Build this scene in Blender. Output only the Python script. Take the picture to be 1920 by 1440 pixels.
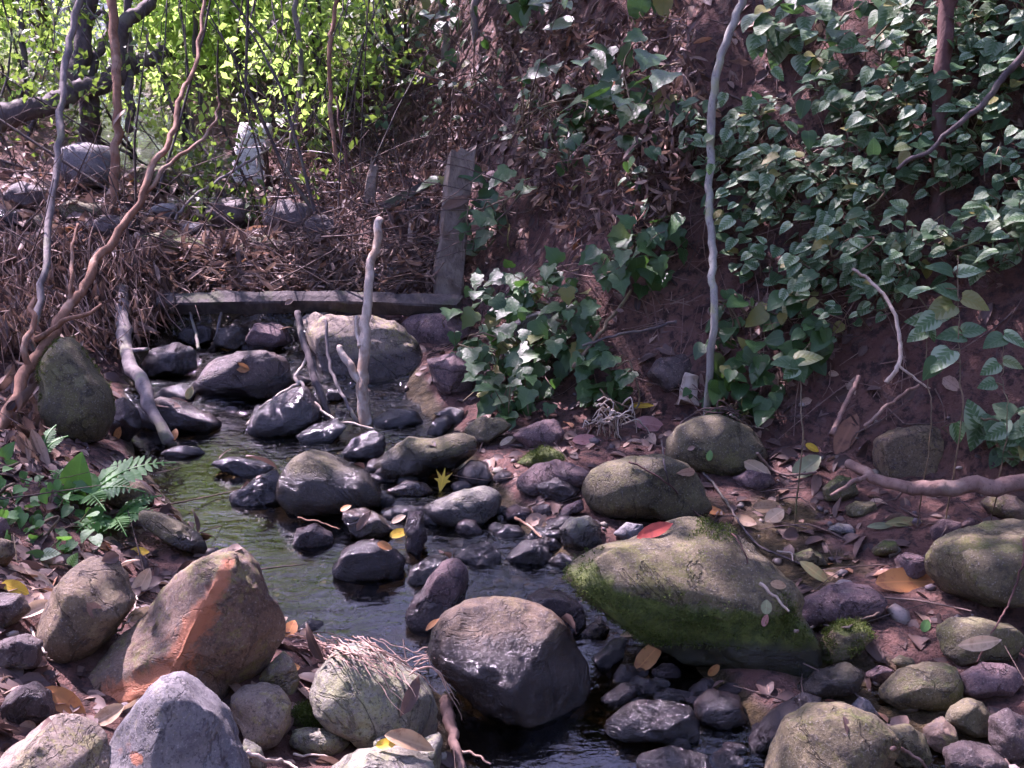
import bpy, bmesh, math, random
import numpy as np
from mathutils import Vector, Matrix

for o in list(bpy.data.objects):
    bpy.data.objects.remove(o)
SC = bpy.context.scene
COL = SC.collection
R = math.radians

# ------------------------------------------------------------------ camera
F = 1978.0                                   # focal length in photo pixels (1920 wide)
PITCH = R(20)
CAM = np.array((0.0, 0.0, 1.55))
cam = bpy.data.cameras.new('camera')
cam.sensor_width = 36
cam.lens = 36 * F / 1920
cam.clip_start = 0.05
cam.clip_end = 500
cam_o = bpy.data.objects.new('camera', cam)
COL.objects.link(cam_o)
cam_o.location = CAM
cam_o.rotation_euler = (R(90) - PITCH, 0, 0)
SC.camera = cam_o

# ------------------------------------------------------------------ light
SUN_DIR = np.array((-0.52, 0.62, 0.95)); SUN_DIR /= np.linalg.norm(SUN_DIR)
world = bpy.data.worlds.new('World')
SC.world = world
world.use_nodes = True
wn = world.node_tree.nodes; wl = world.node_tree.links
sky = wn.new('ShaderNodeTexSky')
sky.sky_type = 'NISHITA'
sky.sun_disc = False
sky.sun_elevation = math.asin(SUN_DIR[2])
sky.sun_rotation = math.atan2(SUN_DIR[0], SUN_DIR[1])
sky.air_density = 1.0; sky.dust_density = 1.2
wl.new(sky.outputs[0], wn['Background'].inputs[0])
wn['Background'].inputs[1].default_value = 0.125
sl = bpy.data.lights.new('sun', 'SUN')
sl.energy = 4.2; sl.angle = R(0.5); sl.color = (1.0, 0.95, 0.86)
so = bpy.data.objects.new('sun', sl); COL.objects.link(so)
so.rotation_euler = Vector(SUN_DIR).to_track_quat('Z', 'Y').to_euler()
so.location = (-5, 6, 12)

SC.view_settings.view_transform = 'Standard'
SC.view_settings.look = 'None'
SC.view_settings.gamma = 1
SC.view_settings.exposure = 2.25
SC.view_settings.use_white_balance = True
SC.view_settings.white_balance_temperature = 6000
SC.view_settings.white_balance_tint = 52
cy = SC.cycles
cy.max_bounces = 4; cy.diffuse_bounces = 2; cy.glossy_bounces = 2
cy.transmission_bounces = 3; cy.transparent_max_bounces = 4
cy.sample_clamp_indirect = 4; cy.caustics_reflective = False; cy.caustics_refractive = False
cy.use_denoising = True
cy.use_adaptive_sampling = True; cy.adaptive_threshold = .03; cy.adaptive_min_samples = 24

# ------------------------------------------------------------------ numeric helpers
RIGHT = np.array((1.0, 0, 0))
FWD = np.array((0, math.cos(PITCH), -math.sin(PITCH)))
UP = np.array((0, math.sin(PITCH), math.cos(PITCH)))

def at(px, py, d):
    """a point of the place d metres in front of the viewer, seen at px, py of the photograph"""
    return CAM + d * (FWD + (px - 960) / F * RIGHT - (py - 720) / F * UP)

def hash3(i, j, k, s):
    h = (i * 374761393 + j * 668265263 + k * 2147483647 + s * 974634777) & 0xffffffff
    h = ((h ^ (h >> 13)) * 1274126177) & 0xffffffff
    h = ((h ^ (h >> 16)) * 2246822519) & 0xffffffff
    return ((h ^ (h >> 15)) & 0xffff) / 65535.0

def vnoise(p, s=0):
    f = np.floor(p).astype(np.int64); t = p - f; t = t * t * (3 - 2 * t)
    i, j, k = f[:, 0], f[:, 1], f[:, 2]; x, y, z = t[:, 0], t[:, 1], t[:, 2]
    r = 0
    for a in (0, 1):
        for b in (0, 1):
            for c in (0, 1):
                r = r + hash3(i + a, j + b, k + c, s) * (x if a else 1 - x) * (y if b else 1 - y) * (z if c else 1 - z)
    return r * 2 - 1

def fbm(p, s=0, octv=4, g=0.5):
    r = np.zeros(len(p)); a = 1.0; q = np.array(p, dtype=float)
    for o in range(octv):
        r += a * vnoise(q, s + o * 17); q = q * 2.03 + 3.7; a *= g
    return r

def sstep(a, b, x):
    t = np.clip((x - a) / (b - a), 0, 1); return t * t * (3 - 2 * t)

# ------------------------------------------------------------------ the lie of the land
TOE = np.array([(5.5, -6), (3.4, 1.0), (2.45, 2.0), (1.72, 2.85), (.75, 3.62), (.12, 3.98), (-.12, 4.6), (-.38, 5.7), (-.85, 7.5), (-1.5, 10), (-2.4, 14), (-4, 40)])
XL = np.array([(-6, -.2), (1.5, -.02), (1.85, -.17), (2.1, -.22), (2.4, -.66), (2.8, -.95), (3.2, -1.22), (3.5, -1.42), (4, -1.6), (4.6, -1.75), (5.3, -1.75), (6.5, -2.3), (8, -3.3), (9.5, -4.3), (14, -6.0), (40, -12)])
XR = np.array([(-6, .9), (1.5, .72), (1.85, .66), (2.1, .58), (2.4, .5), (2.8, .2), (3.2, .02), (3.5, -.1), (4, -.28), (4.6, -.5), (5.3, -.95), (6.5, -1.5), (8, -2.3), (9.5, -3.2), (14, -4.6), (40, -9)])
WL = np.array([(-6, 0), (3.75, 0.0), (4.05, .04), (4.7, .08), (5.2, .26), (6, .4), (7, .5), (9, .78), (14, 1.7), (40, 6)])

def water_level(y):
    return np.interp(y, WL[:, 0], WL[:, 1])

def toe_dist(x, y):
    best = np.full(x.shape, 1e9); sgn = np.ones(x.shape)
    for (ax, ay), (bx, by) in zip(TOE[:-1], TOE[1:]):
        dx, dy = bx - ax, by - ay; L = dx * dx + dy * dy
        t = np.clip(((x - ax) * dx + (y - ay) * dy) / L, 0, 1)
        ex, ey = x - ax - t * dx, y - ay - t * dy
        d = np.hypot(ex, ey); cr = dx * (y - ay) - dy * (x - ax)
        m = d < best - 1e-9
        best = np.where(m, d, best); sgn = np.where(m, -np.sign(cr), sgn)
    return best * sgn

def height(x, y, fine=True):
    x = np.asarray(x, float); y = np.asarray(y, float); sh = x.shape
    x = x.ravel(); y = y.ravel()
    w = water_level(y)
    xl = np.interp(y, XL[:, 0], XL[:, 1]); xr = np.interp(y, XR[:, 0], XR[:, 1])
    inside = np.minimum(x - xl, xr - x)
    shal = sstep(-.55, .0, x + (y - 2.8) * .9) * sstep(1.6, 2.1, y)
    z = w + .05 - (.05 + .10 - .06 * shal) * sstep(-.06, .22, inside)
    lo = np.maximum(xl - x - .05, 0); z += (.34 - .14 * sstep(4.2, 5.0, y)) * np.minimum(lo, 1.2) + .18 * np.clip(lo - 1.2, 0, 6) + .45 * np.clip(lo - 7.2, 0, 12)
    s = toe_dist(x, y)
    ro = np.maximum(x - xr - .05, 0); z += np.where(s < 0, .07, .07) * np.minimum(ro, 1.5)
    z += 1.45 * np.clip(s, 0, .95) + .85 * np.clip(s - .95, 0, 2.2) + .45 * np.clip(s - 3.15, 0, 14)
    z += .02 * np.clip(y - 12, 0, 30) * (s < 0)
    z += .13 * np.exp(-((y - 5.35) / .4) ** 2) * sstep(-2.6, -2.0, x) * sstep(.2, -.5, x)      # the debris dam behind the beam
    P = np.stack([x, y, np.zeros_like(x)], 1)
    dry = sstep(.05, -.3, inside)
    z += dry * (.06 * fbm(P * 1.3, 5, 3) + np.clip(s * .12, 0, .12) * fbm(P * 2.2, 8, 3))
    if fine:
        z += .02 * fbm(P * 7, 3, 3) * (.4 + .6 * dry) + np.clip(s, 0, 1) * (.05 * fbm(P * 5, 13, 3) + .022 * fbm(P * 16, 15, 2))
    return z.reshape(sh)

_lx = np.linspace(-14, 14, 1400); _ly = np.linspace(-1, 42, 2150)
_LUT = height(*np.meshgrid(_lx, _ly), False)
def height_fast(x, y):
    i = np.clip((x + 14) / 28 * 1399, 0, 1398.999); j = np.clip((y + 1) / 43 * 2149, 0, 2148.999)
    a = i.astype(int); b = j.astype(int); u = i - a; v = j - b
    return (_LUT[b, a] * (1 - u) + _LUT[b, a + 1] * u) * (1 - v) + (_LUT[b + 1, a] * (1 - u) + _LUT[b + 1, a + 1] * u) * v
_DS = np.concatenate([np.arange(1.2, 8, .012), np.arange(8, 40, .06)])
def ground_hit(px, py, water=False):
    v = FWD + (px - 960) / F * RIGHT - (py - 720) / F * UP
    q = CAM + _DS[:, None] * v
    h = height_fast(q[:, 0], q[:, 1])
    if water: h = np.maximum(h, water_level(q[:, 1]) - .015)
    below = q[:, 2] < h
    if not below.any():
        return _DS[-1], q[-1]
    i = int(np.argmax(below)); return _DS[i], q[i]

def ground_normal(p, e=.03):
    x = np.array([p[0] - e, p[0] + e, p[0], p[0]]); y = np.array([p[1], p[1], p[1] - e, p[1] + e])
    h = height_fast(x, y); n = np.array((h[0] - h[1], h[2] - h[3], 2 * e)); return n / np.linalg.norm(n)

# ------------------------------------------------------------------ mesh helpers
def mesh_from(name, V, faces, attrs=None, smooth=True):
    """V (n,3); faces a list of index tuples or an (m,k) array; attrs {name: array} on points"""
    me = bpy.data.meshes.new(name)
    V = np.asarray(V, dtype=np.float32)
    if isinstance(faces, np.ndarray):
        k = faces.shape[1]; m = faces.shape[0]
        me.vertices.add(len(V)); me.vertices.foreach_set('co', V.ravel())
        me.loops.add(m * k); me.loops.foreach_set('vertex_index', faces.astype(np.int32).ravel())
        me.polygons.add(m); me.polygons.foreach_set('loop_start', np.arange(0, m * k, k, dtype=np.int32))
        me.update(calc_edges=True); me.validate()
    else:
        me.from_pydata(V.tolist(), [], faces); me.update()
    if smooth:
        me.polygons.foreach_set('use_smooth', np.ones(len(me.polygons), dtype=bool))
    for a, val in (attrs or {}).items():
        val = np.asarray(val, dtype=np.float32)
        if val.ndim == 1:
            at_ = me.attributes.new(a, 'FLOAT', 'POINT'); at_.data.foreach_set('value', val)
        else:
            at_ = me.attributes.new(a, 'FLOAT_VECTOR', 'POINT'); at_.data.foreach_set('vector', val.ravel())
    return me

def obj(name, me, mat=None, parent=None, loc=None):
    o = bpy.data.objects.new(name, me); COL.objects.link(o)
    if mat is not None and not me.materials:
        me.materials.append(mat)
    if parent is not None:
        o.parent = parent
    if loc is not None:
        o.location = loc
    return o

def tag(o, label=None, cat=None, group=None, kind=None):
    for k, v in (('label', label), ('category', cat), ('group', group), ('kind', kind)):
        if v: o[k] = v
    return o

def empty(name, loc, label, cat, group=None):
    o = bpy.data.objects.new(name, None); COL.objects.link(o); o.location = loc
    o.empty_display_size = .1
    return tag(o, label, cat, group)

class MB:
    """collects tubes, boxes and sheets into one mesh"""
    def __init__(s): s.V = []; s.F = []; s.n = 0; s.A = []
    def add(s, V, Fc, a=0.0):
        V = np.asarray(V, float); s.V.append(V); s.F += [tuple(i + s.n for i in f) for f in Fc]; s.n += len(V)
        s.A.append(np.full(len(V), a))
    def tube(s, pts, rad, sides=6, wob=0.0, seed=0, res=None, caps=True, a=0.0):
        P = np.asarray(pts, float); rad = np.asarray(rad if np.ndim(rad) else [rad] * len(P), float)
        if res and len(P) > 2 or res and res > len(P):
            P, rad = resample(P, rad, res)
        n = len(P)
        if wob:
            q = P * (3.0 / max(wob, 1e-3)) * .08
            P = P + wob * np.stack([fbm(q + 11.3 * k + seed, seed + k, 2) for k in range(3)], 1)
            rad = rad * (1 + min(.14, wob * 7) * fbm(P * 9, seed + 9, 2))
        T = np.gradient(P, axis=0); T /= np.linalg.norm(T, axis=1)[:, None] + 1e-9
        ref = np.array((0, 0, 1.0)) if abs(T[:, 2]).mean() < .8 else np.array((0, 1.0, 0))
        U = np.cross(T, ref); U /= np.linalg.norm(U, axis=1)[:, None] + 1e-9; W = np.cross(T, U)
        ang = np.arange(sides) * 2 * math.pi / sides
        ring = U[:, None, :] * np.cos(ang)[None, :, None] + W[:, None, :] * np.sin(ang)[None, :, None]
        lump = 1 + (min(.2, wob * 8) * fbm((P[:, None, :] * 20 + ring * 1.2).reshape(-1, 3), seed + 4, 2).reshape(n, sides) if wob else 0)
        V = P[:, None, :] + ring * (rad[:, None] * lump)[:, :, None]
        Fc = [(i * sides + j, i * sides + (j + 1) % sides, (i + 1) * sides + (j + 1) % sides, (i + 1) * sides + j) for i in range(n - 1) for j in range(sides)]
        if caps:
            Fc += [tuple(range(sides))[::-1], tuple((n - 1) * sides + j for j in range(sides))]
        s.add(V.reshape(-1, 3), Fc, a)
        return P, rad
    def build(s, name, mat, parent=None, origin=None, smooth=True):
        V = np.concatenate(s.V); o0 = np.zeros(3) if origin is None else np.asarray(origin)
        me = mesh_from(name, V - o0, s.F, {'val': np.concatenate(s.A)}, smooth)
        return obj(name, me, mat, parent, None if parent is not None else o0)

def resample(P, rad, res):
    P = np.asarray(P, float); n = len(P); t = np.linspace(0, n - 1, res); i = np.clip(t.astype(int), 0, n - 2); f = (t - i)[:, None]
    g = lambda k: P[np.clip(k, 0, n - 1)]
    a, b, c, d = g(i - 1), g(i), g(i + 1), g(i + 2)
    Q = .5 * ((2 * b) + (-a + c) * f + (2 * a - 5 * b + 4 * c - d) * f ** 2 + (-a + 3 * b - 3 * c + d) * f ** 3)
    return Q, np.interp(t, np.arange(n), rad)

def rot_mats(Y, N):
    """rows: frames whose y axis is Y and whose z axis is near N"""
    Y = Y / (np.linalg.norm(Y, axis=1)[:, None] + 1e-9)
    X = np.cross(Y, N); X /= np.linalg.norm(X, axis=1)[:, None] + 1e-9
    Z = np.cross(X, Y)
    return np.stack([X, Y, Z], 2)

def scatter(name, tmplV, tmplF, pos, M, scale, val, extra=None):
    """one mesh from many copies of a small template; keeps the template's own coordinates as 'lc'"""
    tV = np.asarray(tmplV, float); tF = np.asarray(tmplF); n = len(pos); k = len(tV)
    scale = np.asarray(scale); sc = scale[:, None, None] if scale.ndim == 1 else scale[:, None, :]
    V = np.einsum('nij,nkj->nki', M, tV[None] * sc) + pos[:, None, :]
    Fc = (tF[None] + (np.arange(n) * k)[:, None, None]).reshape(-1, tF.shape[1])
    at_ = {'val': np.repeat(val, k), 'lc': np.tile(tV, (n, 1))}
    return mesh_from(name, V.reshape(-1, 3), Fc, at_)

def in_poly(px, py, poly):
    r = False; j = len(poly) - 1
    for i in range(len(poly)):
        xi, yi = poly[i]; xj, yj = poly[j]
        if (yi > py) != (yj > py) and px < (xj - xi) * (py - yi) / (yj - yi) + xi: r = not r
        j = i
    return r

# ------------------------------------------------------------------ materials
class NT:
    def __init__(s, name):
        s.m = bpy.data.materials.new(name); s.m.use_nodes = True; s.t = s.m.node_tree; s.n = s.t.nodes
        s.n.clear(); s.out = s.n.new('ShaderNodeOutputMaterial')
    def __call__(s, typ, ins=None, **kw):
        nd = s.n.new('ShaderNode' + typ)
        for k, v in kw.items(): setattr(nd, k, v)
        for k, v in (ins or {}).items():
            if isinstance(v, bpy.types.NodeSocket): s.t.links.new(v, nd.inputs[k])
            else: nd.inputs[k].default_value = v
        return nd
    def math(s, op, a, b=0.0, clamp=False):
        nd = s.n.new('ShaderNodeMath'); nd.operation = op; nd.use_clamp = clamp
        for i, v in enumerate((a, b)):
            if isinstance(v, bpy.types.NodeSocket): s.t.links.new(v, nd.inputs[i])
            else: nd.inputs[i].default_value = v
        return nd.outputs[0]
    def mix(s, f, a, b, mode='MIX'):
        nd = s.n.new('ShaderNodeMix'); nd.data_type = 'RGBA'; nd.blend_type = mode
        for i, v in ((0, f), (6, a), (7, b)):
            if isinstance(v, bpy.types.NodeSocket): s.t.links.new(v, nd.inputs[i])
            else: nd.inputs[i].default_value = v if i == 0 or len(v) == 4 else (*v, 1)
        return nd.outputs[2]
    def ramp(s, f, lo, hi):
        return s('MapRange', {'Value': f, 'From Min': lo, 'From Max': hi}, clamp=True, interpolation_type='SMOOTHSTEP').outputs[0]
    def noise(s, vec, scale, detail=5, rough=.6, dist=0.0):
        return s('TexNoise', {'Vector': vec, 'Scale': scale, 'Detail': detail, 'Roughness': rough, 'Distortion': dist}).outputs[0]
    def coords(s):
        tc = s('TexCoord'); oi = s('ObjectInfo')
        sh = s('CombineXYZ', {0: s.math('MULTIPLY', oi.outputs['Random'], 37.0), 1: s.math('MULTIPLY', oi.outputs['Random'], 91.0)})
        return s('VectorMath', {0: tc.outputs['Object'], 1: sh.outputs[0]}, operation='ADD').outputs[0]
    def attr(s, name, out='Fac'): return s('Attribute', attribute_name=name).outputs[out]
    def surface(s, sh): s.t.links.new(sh, s.out.inputs[0]); return s.m

def C4(c): return (*c, 1)

def rock_mat(name, c1, c2, spot, lichen, lich_amt=.5, moss_amt=.2, rough=.75, bump=.5, spec=.35):
    m = NT(name); v = m.coords()
    n1 = m.noise(v, 7, 8, .68, .6); n2 = m.noise(v, 38, 7, .75); n3 = m.noise(v, 170, 4, .75)
    c = m.mix(m.ramp(n1, .38, .62), c1, c2)
    c = m.mix(m.math('MULTIPLY', m.ramp(m.noise(v, 3.2, 5, .65, .8), .52, .68), .6), c, (c1[0] * .5, c1[1] * .46, c1[2] * .46))
    c = m.mix(m.ramp(n2, .5, .62), c, spot)
    # lichen blotches
    ln = m.math('ADD', m.math('MULTIPLY', m.noise(v, 6, 4, .7), .5), m.math('MULTIPLY', m.noise(v, 60, 5, .8), .5))
    c = m.mix(m.math('MULTIPLY', m.ramp(ln, .6 - .17 * lich_amt, .67 - .15 * lich_amt), .8), c, lichen)
    # crusts of pale lichen, and thin veins
    dv = m('VectorMath', {0: v, 1: m('VectorMath', {0: m('TexNoise', {'Vector': v, 'Scale': 30, 'Detail': 3}).outputs['Color'], 'Scale': .05}, operation='SCALE').outputs[0]}, operation='ADD').outputs[0]
    vo = m('TexVoronoi', {'Vector': dv, 'Scale': 13, 'Randomness': 1.0})
    crust = m.math('MULTIPLY', m.ramp(vo.outputs['Distance'], .34, .24), m.ramp(m.noise(v, 4.5, 3, .6), .5, .62))
    c = m.mix(m.math('MULTIPLY', crust, .25 + .6 * lich_amt), c, tuple(min(.4, q * 1.25 + .03) for q in lichen))
    vein = m.ramp(m.math('ABSOLUTE', m.math('SUBTRACT', m.noise(v, 3.5, 6, .6, 1.2), .5)), .014, .004)
    c = m.mix(m.math('MULTIPLY', vein, .55), c, (c1[0] * .35, c1[1] * .33, c1[2] * .33))
    # pale grains and dark pits
    c = m.mix(m.math('MULTIPLY', m.ramp(n3, .56, .68), .4), c, (.42, .4, .36))
    c = m.mix(m.math('MULTIPLY', m.ramp(n3, .45, .34), .65), c, (.02, .018, .018))
    # moss on what looks up
    nz = m('SeparateXYZ', {0: m('NewGeometry').outputs['Normal']}).outputs[2]
    mo = m.math('ADD', m.math('MULTIPLY', nz, .45), m.math('MULTIPLY', m.noise(v, 9, 6, .7), 1.0))
    mossf = m.math('MULTIPLY', m.ramp(m.math('ADD', mo, m.attr('moss')), 1.28 - .6 * moss_amt, 1.5 - .6 * moss_amt), .9)
    mossc = m.mix(m.ramp(n2, .35, .65), (.028, .05, .008), (.1, .13, .022))
    c = m.mix(mossf, c, mossc)
    # rusty stain
    st = m.math('ADD', m.attr('stain'), m.math('MULTIPLY', m.math('SUBTRACT', m.noise(v, 13, 7, .72, .5), .5), 2.2))
    c = m.mix(m.math('MULTIPLY', m.ramp(st, .4, .85), .85), c, m.mix(n2, (.34, .12, .055), (.54, .22, .11)))
    wet = m.ramp(m.math('ADD', m.attr('wet'), m.math('MULTIPLY', m.math('SUBTRACT', n1, .5), 1.1)), .25, .8)
    cw = m.mix(1.0, c, (.2, .17, .18), 'MULTIPLY')
    c = m.mix(wet, c, cw)
    ro = m.math('ADD', rough, m.math('MULTIPLY', wet, .16 - rough))
    ro = m.math('MAXIMUM', ro, .1)
    hgt = m.math('ADD', m.math('SUBTRACT', m.math('MULTIPLY', n2, .6), m.math('MULTIPLY', vein, .5)), m.math('ADD', m.math('MULTIPLY', n3, .3), m.math('MULTIPLY', mossf, .5)))
    bp = m('Bump', {'Height': hgt, 'Strength': min(1.0, bump * 1.7), 'Distance': .016})
    p = m('BsdfPrincipled', {'Base Color': c, 'Roughness': ro, 'Normal': bp.outputs[0], 'Specular IOR Level': m.math('ADD', spec, m.math('MULTIPLY', wet, .35))})
    return m.surface(p.outputs[0])

M = {}
M['grey']   = rock_mat('rock_grey_lichen', (0.179, 0.143, 0.11), (0.269, 0.214, 0.157), (0.116, 0.09, 0.074), (0.224, 0.203, 0.071), .6, .12)
M['slate']  = rock_mat('rock_slate_grey', (0.126, 0.122, 0.126), (0.188, 0.176, 0.167), (0.094, 0.085, 0.092), (0.17, 0.158, 0.115), .3, .05, bump=.35)
M['lichen'] = rock_mat('rock_yellow_lichen', (.16, .155, .12), (.23, .22, .165), (.1, .09, .085), (.22, .225, .11), .6, .15)
M['rust']   = rock_mat('rock_rusty', (0.145, 0.099, 0.069), (0.198, 0.132, 0.091), (0.106, 0.079, 0.064), (0.175, 0.158, 0.053), .5, .1, bump=.35)
M['olive']  = rock_mat('rock_olive', (0.088, 0.075, 0.041), (0.13, 0.111, 0.057), (0.065, 0.056, 0.039), (0.118, 0.111, 0.039), .55, .35)
M['mossy']  = rock_mat('rock_mossy', (0.09, 0.075, 0.042), (0.161, 0.132, 0.071), (0.058, 0.048, 0.033), (0.103, 0.102, 0.024), .6, .85)
M['tan']    = rock_mat('rock_tan', (0.132, 0.099, 0.063), (0.192, 0.139, 0.083), (0.073, 0.052, 0.043), (0.199, 0.156, 0.073), .45, .1)
M['purple'] = rock_mat('rock_purple_brown', (0.125, 0.08, 0.079), (0.179, 0.114, 0.108), (0.081, 0.053, 0.058), (0.161, 0.129, 0.094), .25, .05, bump=.6)
M['dark']   = rock_mat('rock_dark', (0.074, 0.053, 0.051), (0.11, 0.08, 0.071), (0.046, 0.034, 0.034), (0.11, 0.091, 0.054), .3, .05, rough=.5)
M['brown']  = rock_mat('rock_dark_brown', (0.071, 0.048, 0.031), (0.133, 0.088, 0.05), (0.048, 0.032, 0.025), (0.143, 0.104, 0.044), .4, .1, rough=.55)
M['wet']    = rock_mat('rock_wet_dark', (0.041, 0.03, 0.029), (0.064, 0.046, 0.041), (0.028, 0.021, 0.02), (0.055, 0.046, 0.027), .2, .0, rough=.16, bump=.8, spec=.6)

def soil_mat():
    m = NT('soil'); v = m('NewGeometry').outputs['Position']
    n1 = m.noise(v, 2.2, 8, .65); n2 = m.noise(v, 24, 6, .7); n3 = m.noise(v, 90, 4, .7)
    c = m.mix(m.ramp(n1, .35, .65), (.095, .045, .036), (.16, .085, .066))
    c = m.mix(m.ramp(n2, .46, .62), c, (.042, .026, .024))
    c = m.mix(m.math('MULTIPLY', m.ramp(m.noise(v, 9, 6, .7, .6), .52, .62), .5), c, (.13, .085, .075))
    c = m.mix(m.math('MULTIPLY', m.ramp(n3, .6, .75), .5), c, (.2, .14, .1))
    far = m.ramp(m.math('ADD', m('SeparateXYZ', {0: v}).outputs[1], m.math('MULTIPLY', n1, 6.0)), 11.0, 14.0)
    c = m.mix(far, c, m.mix(n2, (.06, .1, .02), (.16, .22, .05)))          # grass beyond the trees
    wet = m.ramp(m.attr('wet'), .3, .7)
    bed = m.mix(m.ramp(m.noise(v, 30, 5, .7), .4, .65), (.035, .025, .012), (.09, .065, .03))
    c = m.mix(wet, c, bed)
    h = m.math('ADD', m.math('MULTIPLY', n2, .7), m.math('MULTIPLY', n3, .4))
    bp = m('Bump', {'Height': h, 'Strength': 1.0, 'Distance': .035})
    p = m('BsdfPrincipled', {'Base Color': c, 'Roughness': m.math('SUBTRACT', .9, m.math('MULTIPLY', wet, .5)), 'Normal': bp.outputs[0], 'Specular IOR Level': .25})
    return m.surface(p.outputs[0])
M['soil'] = soil_mat()

def water_mat():
    m = NT('stream_water'); v = m('NewGeometry').outputs['Position']
    st = m('Mapping', {'Vector': v, 'Scale': (1.0, 2.2, 1.0), 'Rotation': (0, 0, R(-25))}).outputs[0]
    h = m.math('ADD', m.math('MULTIPLY', m.noise(st, 9, 3, .5, .6), .7), m.math('MULTIPLY', m.noise(st, 30, 3, .55, .5), .28))
    rough_zone = m.attr('riffle')
    bp = m('Bump', {'Height': h, 'Strength': m.math('ADD', .14, m.math('MULTIPLY', rough_zone, .85)), 'Distance': .03})
    fr = m('Fresnel', {'IOR': 1.5, 'Normal': bp.outputs[0]})
    tr = m('BsdfTransparent', {'Color': (.34, .3, .21, 1)})
    gl = m('BsdfGlossy', {'Color': (1, 1, 1, 1), 'Roughness': .035, 'Normal': bp.outputs[0]})
    f = m.math('MAXIMUM', fr.outputs[0], .04)
    mx = m('MixShader', {0: f, 1: tr.outputs[0], 2: gl.outputs[0]})
    return m.surface(mx.outputs[0])
M['water'] = water_mat()

def leaf_mat(name, dark, light, trans, gloss=.35, trans_amt=.35, pale=None, spec=.5):
    """val picks the tint; lc holds the leaf's own coordinates (x across, y base to tip)"""
    m = NT(name); val = m.attr('val'); oi = m('ObjectInfo').outputs['Random']
    t = m.math('FRACT', m.math('ADD', val, m.math('MULTIPLY', oi, .73)))
    c = m.mix(t, dark, light)
    lc = m.attr('lc', 'Vector'); xyz = m('SeparateXYZ', {0: lc})
    ax = m.math('ABSOLUTE', xyz.outputs[0])
    if pale is not None:
        vein = m('TexWave', {'Vector': m('CombineXYZ', {0: m.math('SUBTRACT', xyz.outputs[1], m.math('MULTIPLY', ax, .9))}).outputs[0], 'Scale': 1.7, 'Distortion': 1.2, 'Detail': 2.0}, bands_direction='X').outputs['Fac']
        blot = m.noise(lc, 5, 3, .6)
        f = m.math('MULTIPLY', m.ramp(m.math('ADD', m.math('MULTIPLY', m.ramp(ax, .06, .3), .55), m.math('MULTIPLY', m.math('ADD', vein, blot), .4)), .45, .8), .8)
        f = m.math('MULTIPLY', f, m.ramp(t, .05, .6))
        c = m.mix(f, c, pale)
    if pale is not None or spec == .4:
        c = m.mix(m.math('MULTIPLY', m.ramp(t, .93, .96), .8), c, (.2, .17, .04))      # a few yellowed leaves
        c = m.mix(m.math('MULTIPLY', m.ramp(m.noise(lc, 11, 3, .7), .64, .7), .6), c, (.09, .05, .025))    # brown blemishes
    mid = m.ramp(ax, .035, .0)
    c = m.mix(m.math('MULTIPLY', mid, .35), c, (light[0] * 1.6, light[1] * 1.5, light[2] * 1.4))
    bp = m('Bump', {'Height': m.noise(lc, 7, 3, .6), 'Strength': .35, 'Distance': .01})
    p = m('BsdfPrincipled', {'Base Color': c, 'Roughness': gloss, 'Normal': bp.outputs[0], 'Specular IOR Level': spec})
    tl = m('BsdfTranslucent', {'Color': m.mix(.6, c, trans)})
    mx = m('MixShader', {0: trans_amt, 1: p.outputs[0], 2: tl.outputs[0]})
    return m.surface(mx.outputs[0])

M['ivy']      = leaf_mat('ivy_leaf', (.018, .055, .018), (.045, .11, .03), (.12, .32, .04), .4, .22, None, .4)
M['varieg']   = leaf_mat('variegated_leaf', (.03, .075, .03), (.075, .15, .06), (.12, .32, .06), .5, .25, (.26, .35, .22), .3)
M['fern']     = leaf_mat('fern_leaf', (.035, .12, .03), (.06, .2, .04), (.2, .5, .06), .5, .35)
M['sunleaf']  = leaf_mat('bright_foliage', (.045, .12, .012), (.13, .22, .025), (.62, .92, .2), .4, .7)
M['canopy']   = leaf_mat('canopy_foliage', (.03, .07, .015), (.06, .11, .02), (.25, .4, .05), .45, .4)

def litter_mat():
    m = NT('dead_leaf'); t = m.attr('val'); lc = m.attr('lc', 'Vector')
    cr = m('ValToRGB', {'Fac': t}); e = cr.color_ramp
    cols = [(0, (.035, .022, .02)), (.25, (.075, .046, .04)), (.5, (.14, .09, .075)), (.72, (.26, .17, .125)), (.86, (.4, .28, .2)), (.95, (.34, .14, .06)), (1, (.42, .28, .09))]
    while len(e.elements) < len(cols): e.elements.new(.5)
    for el, (p, c) in zip(e.elements, cols): el.position = p; el.color = C4(c)
    ax = m.math('ABSOLUTE', m('SeparateXYZ', {0: lc}).outputs[0])
    c = m.mix(m.math('MULTIPLY', m.ramp(ax, .03, 0), .4), cr.outputs[0], (.16, .1, .06))
    c = m.mix(m.math('MULTIPLY', m.ramp(m.noise(lc, 6, 4, .7), .5, .7), .5), c, (.06, .035, .025))
    p = m('BsdfPrincipled', {'Base Color': c, 'Roughness': .6, 'Specular IOR Level': .35})
    tl = m('BsdfTranslucent', {'Color': c})
    return m.surface(m('MixShader', {0: .22, 1: p.outputs[0], 2: tl.outputs[0]}).outputs[0])
M['litter'] = litter_mat()

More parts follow.
